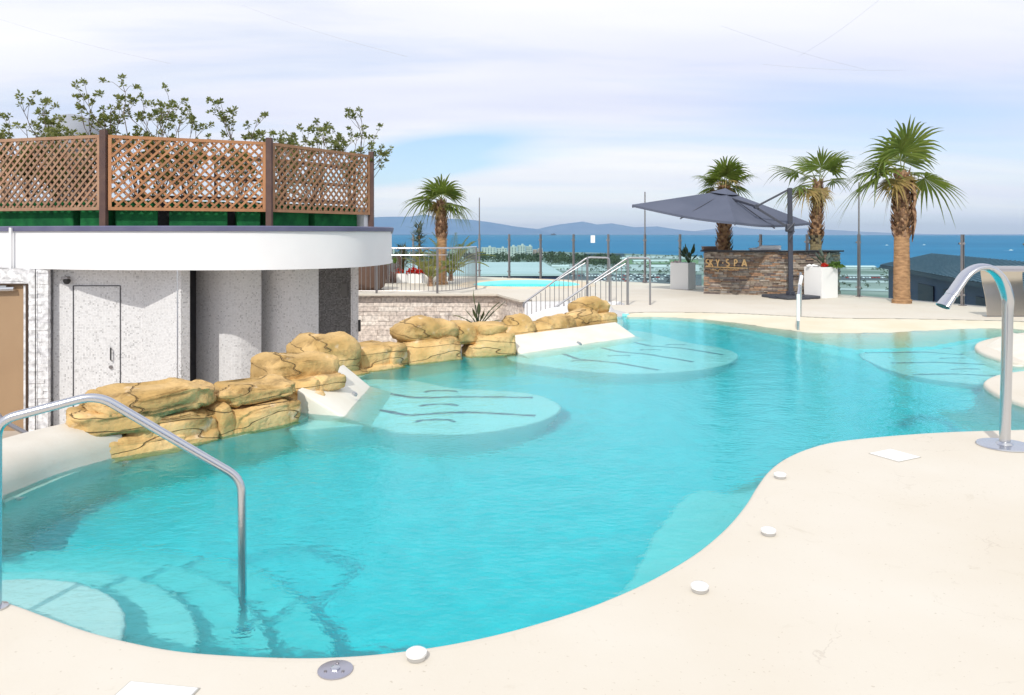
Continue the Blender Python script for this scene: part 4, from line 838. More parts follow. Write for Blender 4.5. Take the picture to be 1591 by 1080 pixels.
MB().tube([(c[0], c[1], 1.66), (c[0], c[1], c[2]-.1)], .5, 16).build('base', M_steeld, dm)
# ================================================================== RETAINING WALL + STAIRS
GAP_ = .006; m = MB(); W0 = (-4.6, 20.72); W1 = (-.32, 20.72)
stonerows(m, W0, W1, -1.35, -.02, .135, .28, .62, .0, .035, th=.08, seed=11); stonerows(m, (-.32, 20.72), (.27, 18.62), -1.35, -.02, .135, .28, .6, 0, .035, th=.08, seed=12)
rw = empty('retaining_wall', (-2.3, 20.7, -1.35), 'beige split-stone retaining wall behind the ochre rocks', 'wall'); m.build('stonework', M_wallstone, rw)
m = MB().bar((-4.6, 20.66, .01), (-.3, 20.66, .01), .34, .05).bar((-.3, 20.66, .012), (.32, 18.6, .012), .3, .05)
m.build('coping', M_deck, rw)
st_ = empty('stairs', (1.4, 18.2, -1.35), 'white painted stairs going down from the deck between two handrails', 'stairs')
for i in range(7):
    x1 = 2.55-i*.30; zt = -.17*(i+1)+.17-.17; MB().box((x1-.15, 18.17, (zt-1.36)/2), (.296, .83, zt+1.36)).build('step', M_white, st_, bevel=.01)
MB().add([(x, y, z) for y in (17.58, 17.74) for x, z in ((2.2, .02), (2.2, -1.35), (.05, -1.35), (.05, -.42), (.5, -.18), (.9, -.06), (1.7, .02))], [tuple(range(7)), tuple(range(7, 14))[::-1]]+[(i, (i+1) % 7, 7+(i+1) % 7, 7+i) for i in range(7)]).build('cheek_wall', M_white, st_, bevel=.02)
# railings
def stair_rail(label, x0, z0, x1, z1, Y, xe):
    root = empty('stair_railing', (x1, Y, 0), label, 'railing', 'steel stair railings')
    MB().tube(round_path([(x0, Y, z0-.10), (x0, Y, z0), (x1, Y, z1), (xe, Y, z1-.01), (xe, Y, z1-.22)], .09), .022, 10).build('top_rail', mat('rail_steel', (.42, .42, .44), .42, 1.0), root, smooth=True)
    MB().tube([(x1-.75, Y+.0, z1-.56), (x1-.05, Y+.0, z1-.13)], .013, 8).build('mid_rail', mat('rail_steel', (.42, .42, .44), .42, 1.0), root, smooth=True)
    MB().box((x1, Y, z1/2), (.045, .045, z1)).build('post', M_steeld, root); MB().box((xe, Y, z1/2-.1), (.04, .04, z1-.2)).build('post', M_steeld, root)
    k = 0
    n = 14
    for i in range(n):
        x = x0+(x1-x0)*(i+.8)/n; zt = z0+(z1-z0)*(i+.8)/n-.05; zb = min(-.02, zt-.75) if x < x1-.0 else 0
        zb = max(-1.2, (x-x1)*.62-.0)
        MB().tube([(x, Y, zb), (x, Y, zt)], .008, 6).build('baluster', M_steeld, root)
stair_rail('left stair railing, its lower end above the white stair block', .27, -.04, 1.78, 1.04, 18.6, 2.30)
stair_rail('right stair railing, nearer the ochre rock pile', .96, -.06, 2.60, 1.06, 17.7, 3.1)
rt = empty('terrace_railing', (-2, 20.6, 0), 'curved steel railing on top of the beige stone wall', 'railing')
rp = arc_smooth([Vector(p) for p in [(-5.0, 20.75, 0), (-3.54, 20.62, 0), (-1.95, 20.6, 0), (-1.35, 21.3, 0), (-1.02, 22.5, 0)]], 10)
MB().tube([p+Vector((0, 0, 1.22)) for p in rp], .024, 10).build('top_rail', M_steel, rt, smooth=True); MB().tube([p+Vector((0, 0, 1.04)) for p in rp[:24]], .010, 8).build('mid_rail', M_steel, rt, smooth=True)
MB().tube([p+Vector((0, 0, .10)) for p in rp], .010, 8).build('bottom_rail', M_steeld, rt, smooth=True)
acc = 0; nxt = 0
for i in range(1, len(rp)):
    seg = (rp[i]-rp[i-1]).length
    while nxt <= acc+seg:
        p = rp[i-1].lerp(rp[i], (nxt-acc)/seg); MB().tube([p+Vector((0, 0, .10)), p+Vector((0, 0, 1.20))], .008, 6).build('baluster', M_steeld, rt); nxt += .118
    acc += seg
for (x, y) in [(-3.54, 20.62), (-1.95, 20.6), (-1.02, 22.5)]: MB().box((x, y, .61), (.055, .055, 1.2)).build('post', M_steeld, rt)
# ================================================================== POOL FITTINGS
hr = empty('pool_handrail', (-2.203, 3.37, 0), 'stainless steel handrail beside the underwater steps, nearest the viewer', 'handrail', None)
MB().tube(round_path([(-2.203, 3.37, 0), (-2.203, 3.372, .80), (-1.84, 3.5, .885), (-1.265, 3.69, .452), (-1.262, 3.70, -.55)], .075, 8), .0195, 18).build('tube', M_steel, hr, smooth=True)
MB().lathe([(.045, 0), (.045, .008), (.025, .012)], 20, (-2.203, 3.37, .001)).build('flange', M_steel, hr); MB().lathe([(.045, -.545), (.045, -.53)], 20, (-1.262, 3.70, 0)).build('flange', M_steel, hr)
h2_ = empty('pool_handrail', (X_(1243, 14.9), 14.9, 0), 'slim handrail standing in the beach edge of the pool, seen end on', 'handrail')
MB().tube(round_path([(X_(1240, 13.4), 13.4, -.3), (X_(1240.5, 13.4), 13.4, .55), (X_(1244, 14.2), 14.2, .84), (X_(1244, 15.2), 15.2, .84), (X_(1244, 15.2), 15.2, .0)], .1), .024, 12).build('tube', M_steel, h2_, smooth=True)
MB().tube([(X_(1242.4, 13.8), 13.8, .69), (X_(1244, 14.2), 14.15, .83)], .03, 12).build('grip', M_plast, h2_, smooth=True)
MB().tube([(X_(1240.2, 13.38), 13.38, .12), (X_(1240.4, 13.38), 13.38, .57)], .03, 12).build('sleeve', M_plast, h2_, smooth=True)
# swan neck spout
sx, sy = X_(1561, 5.94), 5.94; sp = empty('swan_neck_spout', (sx, sy, 0), 'polished steel swan-neck water spout on a round base at the right', 'water spout')
MB().lathe([(.0, 0.0), (.19, .0), (.192, .006), (.185, .013), (.06, .016), (.05, .03), (.043, .034)], 40, (sx, sy, .001)).build('base_plate', M_steel, sp, smooth=True)
pp = [(sx, sy, .02), (sx+.012, sy, .5), (sx+.022, sy, 1.0), (sx+.02, sy, 1.13), (sx-.03, sy, 1.26), (sx-.11, sy, 1.335), (sx-.20, sy, 1.345), (sx-.285, sy, 1.30), (sx-.35, sy, 1.215), (sx-.40, sy, 1.14)]
ps = arc_smooth([Vector(p) for p in pp], 6); rs = [.038]*12+[.038+.014*min(1, (i-12)/10) for i in range(12, len(ps))]; rs = rs[:len(ps)]
kf = [max(0, min(1, (i-14)/12)) for i in range(len(ps))]
MB().tube(ps, rs, 28, flat=([1+.35*k for k in kf], [1-.48*k for k in kf], (0, 1, 0))).build('pipe', M_steel, sp, smooth=True)
e0 = Vector((sx-.395, sy, 1.148)); dd = Vector((-.60, 0, -.8))
MB().tube([e0-dd*.012, e0+dd*.018], .062, 24, flat=(1.18, .52, (0, 1, 0))).build('collar', M_steel, sp, smooth=True)
MB().tube([e0+dd*.018, e0+dd*.06, e0+dd*.12], [.054, .060, .066], 24, flat=(1.25, .55, (0, 1, 0))).build('nozzle', M_steel, sp, smooth=True)
MB().tube([e0+dd*.1205, e0+dd*.1215], [.060, .060], 24, flat=(1.25, .55, (0, 1, 0))).build('outlet', mat('dark_outlet', (.06, .07, .07), .5), sp)
# broad waterfall sheet
wx0, wx1, wy = X_(1534, 15.2), X_(1605, 15.0), 15.2; wf = empty('waterfall_blade', ((wx0+wx1)/2, wy, 0), 'broad curved steel waterfall blade on the far deck at the right photo edge', 'water spout')
pr = arc_smooth([Vector((0, 0, 0)), Vector((-.02, .02, .35)), Vector((-.08, .04, .70)), Vector((-.14, -.03, .90)), Vector((-.19, -.22, .975)), Vector((-.22, -.42, .93)), Vector((-.23, -.50, .88))], 6)
m = MB(); k = len(pr)
for th in (0, .014):
    for sgn in (0, 1):
        for i, p in enumerate(pr):
            t_ = unit(pr[min(i+1, k-1)]-pr[max(i-1, 0)]); nn = Vector((0, -t_.z, t_.y))
            q = Vector((wx0 if not sgn else wx1, wy, 0))+Vector((p.x*(1.0 if sgn == 0 else .55), p.y, p.z))-nn*th; m.v.append(tuple(q))
for i in range(k-1):
    a, b, c, d = i, k+i, 2*k+i, 3*k+i
    m.f += [(a, b, b+1, a+1), (c, c+1, d+1, d), (a, a+1, c+1, c), (b, d, d+1, b+1)]
m.f += [(0, 2*k, 3*k, k), (k-1, 2*k-1, 4*k-1, 3*k-1)]
m.build('blade', mat('deck_tint_steel', (.66, .60, .53), .25, 1.0), wf, smooth=True)  # tan reflection of the deck is put into the steel's colour
MB().box(((wx0+wx1)/2, wy+.01, .006), (wx1-wx0+.1, .16, .01)).build('base_plate', M_steeld, wf)
# lights, drain, skimmer lids
bl_ = ['white disc light farthest along the right pool edge', 'white disc light second farthest along the right pool edge', 'white disc light on the curved pool edge right of centre', 'white disc light nearest the viewer at the bottom of the photo']
for (u, v), lb in zip([(1212, 743), (1194, 831), (1087, 919), (647, 1024)], bl_):
    x, y = g(u, v); r0 = empty('deck_light', (x, y, 0), lb, 'deck light', 'white disc lights round the pool edge')
    MB().lathe([(.034, 0), (.036, .004), (.036, .014), (.032, .016)], 28, (x, y, .001)).build('ring', M_steel, r0, smooth=True)
    MB().lathe([(.038, .016), (.040, .020), (.039, .028), (.030, .034), (.012, .037)], 28, (x, y, .001)).build('cap', M_plast, r0, smooth=True)
x, y = g(521, 1042); dr = empty('deck_fitting', (x, y, 0), 'round steel fitting plate flush in the deck near the bottom edge', 'fitting')
MB().lathe([(.0, .0), (.064, .0), (.064, .004), (.060, .006), (.0, .0062)], 40, (x, y, .001)).build('plate', mat('satin_plate', (.50, .49, .55), .35, .9), dr, smooth=True)
MB().lathe([(.018, .006), (.018, .011), (.012, .013), (.0, .013)], 6, (x, y, .001)).build('hub', M_steel, dr)
for k in range(3):
    a = R(90+120*k); MB().lathe([(.006, .006), (.006, .009), (.0, .009)], 10, (x+.037*math.cos(a), y+.037*math.sin(a), .001)).build('screw', M_steeld, dr)
def lid(cx, cy, s, rz, lb):
    r0 = empty('skimmer_lid', (cx, cy, 0), lb, 'skimmer lid', 'square white skimmer lids in the deck', rz)
    for nm, d, z, m_ in (('frame', s, .0025, mat('lid_joint', (.45, .43, .38), .7)), ('cover', s-.012, .0055, M_plast)):
        o = MB().box((0, 0, z/2+.0008), (d, d, z)).build(nm, m_, None, bevel=.001 if nm == 'cover' else 0); o.parent = r0
    for k in range(4):
        pass
lid(*g(1390, 708), .245, R(28), 'square white skimmer lid on the right deck near the spout base'); lid(-1.25, 2.66, .27, R(-9), 'square white skimmer lid cut by the bottom edge of the photo')
# underwater fittings on the near left wall
for (u, v, lb) in ((28, 782, 'small white ring nozzle under water below the coping, left one'), (192, 725, 'small white ring nozzle under water below the coping, right one')):
    x, y = g(u, v, -.10); x += .03
    tag(MB().tube([(x-.03, y, -.12), (x+.015, y-.008, -.12)], .026, 16).build('wall_nozzle', mat('pale_grey_plastic', (.6, .62, .6), .5), smooth=True), lb, 'nozzle')
tag(MB().lathe([(.0, .0), (.045, .002), (.04, .01), (.0, .012)], 16, (*g(1536, 487), .001)).build('deck_drain', M_steeld), 'small dark drain disc on the far deck left of the waterfall blade', 'drain') if False else None
# ================================================================== GLASS FENCE
gf = empty('glass_fence', (4.35, 25.6, 0), 'frameless glass balustrade with steel posts round the far deck edge', 'fence')
key = [(-6.2, 30.1), (-1.2, 29.0), (4.3, 25.5), (8.8, 20.0), (10.0, 17.5), (11.25, 15.0), (12.2, 12.2), (12.9, 8.5)]; nseg = [4, 5, 5, 2, 2, 2, 3]
FP = []
for i in range(len(key)-1):
    a, b = Vector(key[i]), Vector(key[i+1])
    for k in range(nseg[i]): FP.append(a.lerp(b, k/nseg[i]))
FP.append(Vector(key[-1]))
def fpost(p, ang, tall):
    r0 = empty('post', (0, 0, 0)); r0.parent = gf; r0.location = Vector((p.x, p.y, 0))-gf.matrix_basis.translation
    m = MB()
    for s in (-1, 1):
        ox, oy = -math.sin(ang)*.026*s, math.cos(ang)*.026*s; m.box((p.x+ox, p.y+oy, .79), (.055, .014, 1.58), ang)
    m.box((p.x, p.y, .012), (.12, .12, .02), ang); sub(m, 'upright', M_steeld, r0, bevel=.003)
    for z in (.24, 1.38):
        m = MB()
        for s in (-1, 1): m.tube([(p.x+math.cos(ang)*.04*s-math.sin(ang)*-.03, p.y+math.sin(ang)*.04*s-.035, z), (p.x+math.cos(ang)*.05*s, p.y+math.sin(ang)*.05*s+.035, z)], .026, 10)
        sub(m, 'clamp', M_steeld, r0, smooth=True)
    if tall: sub(MB().tube([(p.x, p.y, .05), (p.x, p.y, tall)], [.026, .020], 8), 'mast', M_steeld, r0, smooth=True)
for i, p in enumerate(FP):
    q = FP[min(i+1, len(FP)-1)]-FP[max(i-1, 0)]; ang = math.atan2(q.y, q.x); fpost(p, ang, {4: 2.92, 9: 2.95, 14: 2.9}.get(i, 0))
for i in range(len(FP)-1):
    a, b = inset(FP[i], FP[i+1], .05); MB().bar((*a, .80), (*b, .80), .012, 1.52, up=(0, 0, 1)).build('glass_pane', M_glass, gf)
# notice on the glass
p = FP[7].lerp(FP[8], .42); xx, yy = X_(920.5, p.y-.3), p.y
k = (920.5-U0)/F; a, b = FP[7], FP[8]; tt = (k*a.y-a.x)/((b.x-a.x)-k*(b.y-a.y)); p = a.lerp(b, tt) if 0 <= tt <= 1 else p
ang = math.atan2(b.y-a.y, b.x-a.x); tag(MB().box((p.x+.012, p.y-.02, Z_(371.5, p.y)), (.16, .006, .25), ang).build('notice', M_plast), 'small blank white notice sheet fixed to the glass fence', 'notice')
# ================================================================== BAR
bc = Vector((7.05, 23.9)); br = 3.45
def barp(a, r=br): return Vector((bc.x+r*math.cos(a), bc.y+r*math.sin(a)))
a0, a1 = R(-124), R(-62); na = 16
bar = empty('bar_counter', (*barp(R(-92)), 0), 'curved bar counter clad in mixed brown ledger stone under the parasol', 'bar')
rr = random.Random(5); m = MB(); z = 0.0
while z < 1.10:
    h = min(rr.uniform(.026, .050), 1.115-z); a = a0-rr.uniform(0, .05)
    while a < a1:
        l = rr.uniform(.09, .34)/br; x0_, x1_ = max(a, a0), min(a+l, a1); a += l
        if x1_-x0_ < .006: continue
        am = (x0_+x1_)/2; c = barp(am, br+rr.uniform(-.012, .028)-.04); m.box((c.x, c.y, z+h/2), ((x1_-x0_)*br-.004, .10, h-.004), am+math.pi/2)
    z += h
ca = barp(a0); 
m.build('stone_cladding', M_barstone, bar)
core = [barp(a0+(a1-a0)*i/na, br-.06) for i in range(na+1)]+[barp(a1-(a1-a0)*i/na, br-.34) for i in range(na+1)]
MB().prism([(p.x, p.y) for p in core], 0, 1.11).build('core', mat('dark_mortar', (.06, .05, .045), .9), bar)
top = [barp(a0-.02+(a1-a0+.04)*i/na, br+.08) for i in range(na+1)]+[barp(a1+.02-(a1-a0+.04)*i/na, br-.48) for i in range(na+1)]
MB().prism([(p.x, p.y) for p in top], 1.118, 1.16).build('countertop', mat('dark_slate', (.025, .025, .032), .35), bar, bevel=.006)
# letters on the bar: SKY·SPA over a line with a flowing small script
lt = empty('bar_sign', (*barp(R(-112), br+.06), .85), 'gold letters SKY SPA with underline on the brown stone bar', 'sign')
M_gold = mat('gold_letter', (.72, .47, .22), .4, .6)
def uv2bar(u, v, d=.055):        # a point of the stone front in that direction
    k = (u-U0)/F; rad = br+d; A = k*k+1; B = -2*(bc.x*k+bc.y); C_ = bc.x**2+bc.y**2-rad**2; Y = (-B-math.sqrt(B*B-4*A*C_))/(2*A); return Vector((k*Y, Y, Z_(v, Y)))
def stroke(mb_, pts, w=.022):
    P_ = [uv2bar(*p) for p in pts]
    for i in range(len(P_)-1):
        dn = unit((P_[i]-Vector((bc.x, bc.y, P_[i].z)))); mb_.bar(P_[i], P_[i+1], w, .02, up=dn)
def arcpts(cx, cy, rx, ry, a, b, n=8): return [(cx+rx*math.cos(R(a+(b-a)*i/n)), cy-ry*math.sin(R(a+(b-a)*i/n))) for i in range(n+1)]
T, Bm = 403.2, 413.8
glyph = {
 'S': lambda x: [arcpts(x+2.3, T+2.6, 2.1, 2.6, 50, 270), arcpts(x+2.3, Bm-2.8, 2.2, 2.8, 90, -140)],
 'K': lambda x: [[(x+.8, T), (x+.8, Bm)], [(x+4.6, T), (x+1, T+5.6)], [(x+1.8, T+4.8), (x+5.2, Bm)]],
 'Y': lambda x: [[(x, T), (x+2.6, T+5.5)], [(x+5.2, T), (x+2.6, T+5.5)], [(x+2.6, T+5.3), (x+2.6, Bm)]],
 'P': lambda x: [[(x+.8, T), (x+.8, Bm)], arcpts(x+1.4, T+2.9, 3.4, 2.9, 95, -95)],
 'A': lambda x: [[(x, Bm), (x+3.4, T)], [(x+3.4, T), (x+7, Bm)], [(x+1.4, Bm-3.2), (x+5.6, Bm-3.2)]]}
for ch, x in (('S', 1097), ('K', 1102.5), ('Y', 1112.5), ('S', 1128.5), ('P', 1140.5), ('A', 1153)):
    m = MB(); 
    for s in glyph[ch](x): stroke(m, s, .034 if ch != 'A' else .04)
    m.build('letter', M_gold, lt)
m = MB(); stroke(m, [(1122, 408.6), (1124, 408.6)], .03); m.build('dot', M_gold, lt)
m = MB(); stroke(m, [(1096+i*4.1, 414.4+.15*i) for i in range(17)], .022); m.build('underline', M_gold, lt)
m = MB(); pts = []
for i in range(60): k = i/59; pts.append((1104+44*k, 418.6+1.1*math.sin(k*50)+(2.6 if .2 < k < .28 else 0)))
stroke(m, pts, .012); m.build('script_line', M_gold, lt)
# things lying on the counter
cl = empty('folded_towels', (*uv2bar(1190, 388).xy, 1.16), 'pile of folded white towels on the bar counter', 'towels')
for i, (u, w_, h) in enumerate([(1188, .80, .07), (1196, .60, .13)]):
    p = uv2bar(u, 388, -.25); stone_mb((p.x-w_/2, p.y-.1), (p.x+w_/2, p.y-.1), 1.162, 1.162+h, .32, 40+i, .5, .8, 3).build('towel', mat('white_cloth', (.80, .80, .82), .9, bump=.3, bscale=40), cl, smooth='all')
p = uv2bar(1102, 388, -.2); r0 = empty('storage_crate', (p.x, p.y, 1.16), 'small brown crate on the left end of the bar counter', 'crate')
MB().box((p.x, p.y, 1.205), (.36, .24, .085)).build('body', mat('brown_crate', (.16, .10, .08), .7), r0, bevel=.008); MB().box((p.x, p.y, 1.253), (.38, .26, .012)).build('rim', mat('brown_crate_rim', (.22, .15, .12), .7), r0)
# ================================================================== PARASOL
um = empty('cantilever_parasol', (X_(1227, 19.6), 19.6, 0), 'charcoal square cantilever parasol tilted over the stone bar', 'parasol')
Lc, Rc, Fc_ = Vector((X_(982, 21.2), 21.2, Z_(318, 21.2))), Vector((X_(1259, 20.8), 20.8, Z_(346, 20.8))), Vector((X_(1142, 18.7), 18.7, Z_(345, 18.7)))
Bc = Lc+Rc-Fc_; Mc = (Lc+Rc)/2; Ap = Vector((X_(1127, 21), 21, Z_(296, 21))); 
def canopy(zoff=0):
    mb_ = MB(); nq = 12; cor = [Fc_, Rc, Bc, Lc]
    for s in range(4):
        a, b = cor[s], cor[(s+1) % 4]; b0 = len(mb_.v)
        for i in range(nq+1):
            for j in range(nq+1):
                e = a.lerp(b, j/nq); k = i/nq; p = Ap.lerp(e, k); sag = -.11*math.sin(j/nq*math.pi)*k*k*.6-.07*math.sin(k*math.pi)*math.sin(j/nq*math.pi); e_in = unit(Mc-e)*(.10*math.sin(j/nq*math.pi)*k)
                mb_.v.append(tuple(p+Vector((0, 0, sag+zoff))+Vector((e_in.x, e_in.y, 0))))
        for i in range(nq):
            for j in range(nq): q = b0+i*(nq+1)+j; mb_.f.append((q, q+1, q+nq+2, q+nq+1))
        # hem
        b0 = len(mb_.v)
        for j in range(nq+1):
            e = a.lerp(b, j/nq); e_in = unit(Mc-e)*(.10*math.sin(j/nq*math.pi)); p = e+Vector((e_in.x, e_in.y, -.066*math.sin(j/nq*math.pi)))
            mb_.v += [tuple(p+Vector((0, 0, zoff))), tuple(p+Vector((0, 0, -.06+zoff)))]
        for j in range(nq): q = b0+2*j; mb_.f.append((q, q+1, q+3, q+2))
    return mb_
canopy().build('canopy', M_canvas, um, smooth=True)
m = MB()
for s, (a, b) in enumerate(((Fc_, Rc), (Rc, Bc), (Bc, Lc), (Lc, Fc_))):
    p1 = Ap.lerp(a, .17)+Vector((0, 0, .02)); p2 = Ap.lerp(b, .17)+Vector((0, 0, .02)); q = len(m.v); m.v += [tuple(Ap+Vector((0, 0, .06))), tuple(p1), tuple(p2)]; m.f.append((q, q+1, q+2))
m.build('vent_cap', M_canvas, um)
hub = Ap-Vector((0, 0, .22))
MB().lathe([(.0, -.16), (.05, -.15), (.05, .12), (.02, .18)], 14, hub).build('hub', M_charc, um, smooth=True)
for e in (Fc_, Rc, Bc, Lc, (Fc_+Rc)/2, (Rc+Bc)/2, (Bc+Lc)/2, (Lc+Fc_)/2):
    MB().bar(Ap-Vector((0, 0, .06)), e-Vector((0, 0, .07 if e in (Fc_, Rc, Bc, Lc) else .15)), .022, .03).build('rib', M_charc, um)
px0, py0 = um.location.x, um.location.y
MB().bar((px0+.03, py0, .06), (px0+.0, py0, Z_(292, 19.6)), .075, .11, up=(1, 0, 0)).build('pole', M_charc, um, bevel=.01)
cp_ = Vector((px0-.02, py0, Z_(354, 19.6))); J = Vector((X_(1175, 19.75), 19.75, Z_(321, 19.75)))
MB().bar((px0+.02, py0, Z_(293, 19.6)), J, .045, .05).build('top_arm', M_charc, um, bevel=.006); MB().bar(cp_, J+Vector((-.02, .06, 0)), .05, .055).bar(J, hub+Vector((0, 0, .05)), .05, .06).build('strut', M_charc, um, bevel=.006)
MB().tube([J+Vector((0, -.05, 0)), J+Vector((0, .08, 0))], .055, 14).build('joint', M_charc, um, smooth=True)
hd = MB().box((cp_.x+.02, cp_.y-.0, cp_.z), (.19, .17, .20)).build('crank_box', M_charc, um, bevel=.03, smooth=True)
m = MB().tube([cp_+Vector((-.08, -.11, -.06)), cp_+Vector((.10, -.11, .12))], .016, 8).tube([cp_+Vector((.10, -.11, -.08)), cp_+Vector((-.02, -.11, -.28)), cp_+Vector((.04, -.10, -.34))], .014, 8); m.build('crank_handle', M_charc, um, smooth=True)
m = MB()
for a in (R(20), R(110)): m.box((px0+.02, py0, .025 if a < 1 else .026), (1.12, .26, .048), a)
m.build('base_cross', M_charc, um, bevel=.008)
for k in range(4):
    a = R(65+90*k); MB().box((px0+.02+.37*math.cos(a), py0+.37*math.sin(a), .04), (.47, .47, .07), R(20)).build('base_slab', mat('dark_slab', (.06, .065, .08), .6, bump=.2), um, bevel=.02)
MB().box((px0+.02, py0, .12), (.16, .16, .10), R(20)).build('pole_foot', M_charc, um, bevel=.015)
# ================================================================== PALMS
def frond(mb_, tw, base, az, el, Lp, Rf, rr, n=23, droop=.35, spread=112, twist=0.0, fold=.10):
    d0 = Vector((math.cos(az)*math.cos(el), math.sin(az)*math.cos(el), math.sin(el))); pts = [base]; d = d0.copy()
    for i in range(5): d = unit(d-Vector((0, 0, .05+.07*(1-abs(d0.z))*1.2))); pts.append(pts[-1]+d*Lp/5)
    tw.tube(pts, [.017, .014, .012, .011, .010, .009], 6, flat=(1.4, .7, (0, 0, 1)) if abs(d0.z) < .8 else None)
    H = pts[-1]; f = d; hz_ = Vector((-math.sin(az), math.cos(az), 0)); s = hz_; nrm = unit(f.cross(s)); 
    if twist: s = unit(s*math.cos(twist)+nrm*math.sin(twist)); nrm = unit(f.cross(s))
    if nrm.z < 0: nrm = -nrm
    K = 6; prev = None
    for k in range(n):
        a = R(-spread+2*spread*k/(n-1)+rr.uniform(-2, 2)); Lr = Rf*(.72+.28*math.cos(a*.8))*rr.uniform(.78, 1.12)*(.55 if rr.random() < .06 else 1); jt = rr.uniform(-.10, .10)
        dr = f*math.cos(a)+s*math.sin(a); tang = -f*math.sin(a)+s*math.cos(a); hw = R(2*spread/(n-1))*.5
        fuse = .42*Rf; ptsL = []; ptsR = []; ptsM = []; dl = rr.uniform(.4, 2.1)
        for j in range(K+1):
            r_ = Lr*j/K; w = min(r_, fuse*(1 if r_ <= fuse else max(0.03, 1-(r_-fuse)/(Lr-fuse+1e-6))))*math.tan(hw)
            if r_ <= fuse: w = r_*math.tan(hw)*1.04
            t_ = r_/Rf; dz = -droop*dl*max(0, t_-.42)**2*Rf*1.6-.10*t_*t_*Rf; cup = -abs(math.sin(a))*.12*r_
            c = H+dr*r_+tang*(jt*max(0, t_-.42)*Rf)+nrm*(cup+.0)+Vector((0, 0, dz)); ptsM.append(c-nrm*w*fold*3); ptsL.append(c-tang*w); ptsR.append(c+tang*w)
        b = len(mb_.v)
        for j in range(K+1): mb_.v += [tuple(ptsL[j]), tuple(ptsM[j]), tuple(ptsR[j])]
        for j in range(K):
            q = b+3*j; mb_.f += [(q, q+1, q+4, q+3), (q+1, q+2, q+5, q+4)]
def palm(x, y, zb, zc, r0, r1, label, fr, seed, Rf=.85, Lp=.45, boots=(.45, 1.0), lean=0, old=(), bulge=None):
    rr = random.Random(seed); root = empty('fan_palm', (x, y, zb), label, 'palm tree', 'fan palms on the far deck')
    m = MB(); nz = 150; na_ = 28; H = zc-zb
    for i in range(nz+1):
        k = i/nz; r = r0+(r1-r0)*k+(.03 if k < .03 else 0)+.006*math.sin(i*2.3)
        for j in range(na_):
            a = 2*math.pi*j/na_; q = r*(1+.035*((k*H*11) % 1-.5)+.04*noise.noise(Vector((math.cos(a)*2, math.sin(a)*2, k*14+seed)))); m.v.append((x+lean*k**1.5+q*math.cos(a), y+q*math.sin(a), zb+H*k))
    for i in range(nz):
        for j in range(na_): m.f.append((i*na_+j, i*na_+(j+1) % na_, (i+1)*na_+(j+1) % na_, (i+1)*na_+j))
    m.f.append(tuple(nz*na_+j for j in range(na_))); tr = m.build('trunk', M_tr1, root, smooth='all')
    # old leaf bases
    m = MB(); nb = 130
    for i in range(nb):
        k = boots[0]+(boots[1]-boots[0])*i/nb; a = i*2.39996+rr.uniform(-.2, .2); r = r0+(r1-r0)*k; fat = 1.0+.30*max(0, 1-(k-boots[0])/(boots[1]-boots[0])*1.1)*math.sin(min(1, (k-boots[0])*9)*1.57)
        cx = x+lean*k**1.5; p0 = Vector((cx+r*.85*math.cos(a), y+r*.85*math.sin(a), zb+H*k-.05)); p1 = Vector((cx+(r*fat+.035)*math.cos(a), y+(r*fat+.035)*math.sin(a), zb+H*k+.07)); p2 = p1+Vector((math.cos(a)*.03, math.sin(a)*.03, .06+rr.uniform(0, .06)))
        tn = Vector((-math.sin(a), math.cos(a), 0)); w = .055*rr.uniform(.8, 1.2); q = len(m.v)
        m.v += [tuple(p0-tn*w), tuple(p0+tn*w), tuple(p1+tn*w*.75), tuple(p1-tn*w*.75), tuple(p2), tuple(p0-Vector((math.cos(a), math.sin(a), 0))*.02)]
        m.f += [(q, q+1, q+2, q+3), (q+3, q+2, q+4), (q+1, q+5, q+4, q+2), (q+5, q, q+3, q+4)]
    if bulge:
        for i in range(16):
            a = bulge+rr.uniform(-.5, .5); r = r1*1.7; z_ = zb+H*rr.uniform(.62, .98); cx = x+lean
            p = [Vector((cx+r*math.cos(a), y+r*math.sin(a), z_)), Vector((cx+(r+.05)*math.cos(a+.1), y+(r+.05)*math.sin(a+.1), z_-.25)), Vector((cx+(r+.02)*math.cos(a+.12), y+(r+.02)*math.sin(a+.12), z_-.55))]
            m.tube(p, [.03, .035, .01], 5)
    m.build('leaf_bases', M_tr2, root, norm=False)
    cr_ = MB(); tw = MB(); od = MB(); fr = list(fr)+[(rr.uniform(0, 360), -48-rr.uniform(0, 20), .55) for _ in range(3)]; old = tuple(old)+(len(fr)-1, len(fr)-2, len(fr)-3); top = Vector((x+lean, y, zc-.05))
    for i, (az, el, s) in enumerate(fr):
        frond(od if i in old else cr_, tw, top+Vector((math.cos(R(az))*.05, math.sin(R(az))*.05, rr.uniform(-.05, .12))), R(az), R(el), Lp*s, Rf*s, rr, droop=.35 if el > 30 else .55, twist=rr.uniform(-.3, .3) if abs(el) < 60 else 0)
    cr_.build('crown', M_palm, root, norm=False); tw.build('leaf_stalks', mat('leaf_stalk', (.20, .22, .06), .6), root, norm=False)
    if od.v: od.build('old_fronds', M_palmd, root, norm=False)
def rf(seed, n, e0=-20, e1=80):
    r = random.Random(seed); return [(r.uniform(0, 360), e0+(e1-e0)*(i/(n-1))**.9, r.uniform(.8, 1.05)) for i in range(n)]
x, y = g(1401, 471)
palm(x, y, 0, Z_(268, y), .185, .135, 'fan palm nearest the viewer at the right, with a bare ringed lower trunk', [(-80, 76, 1.15), (-125, 66, 1.0), (70, 70, .95), (186, 6, 1.28), (172, 20, 1.1), (200, 36, .95), (-4, 8, 1.12), (16, 30, .62), (222, -6, .8), (100, 30, .7)], 3, .95, .42, (.50, 1.0), 0, (8,), -.3)
y = 22.3; x = X_(1266, y)
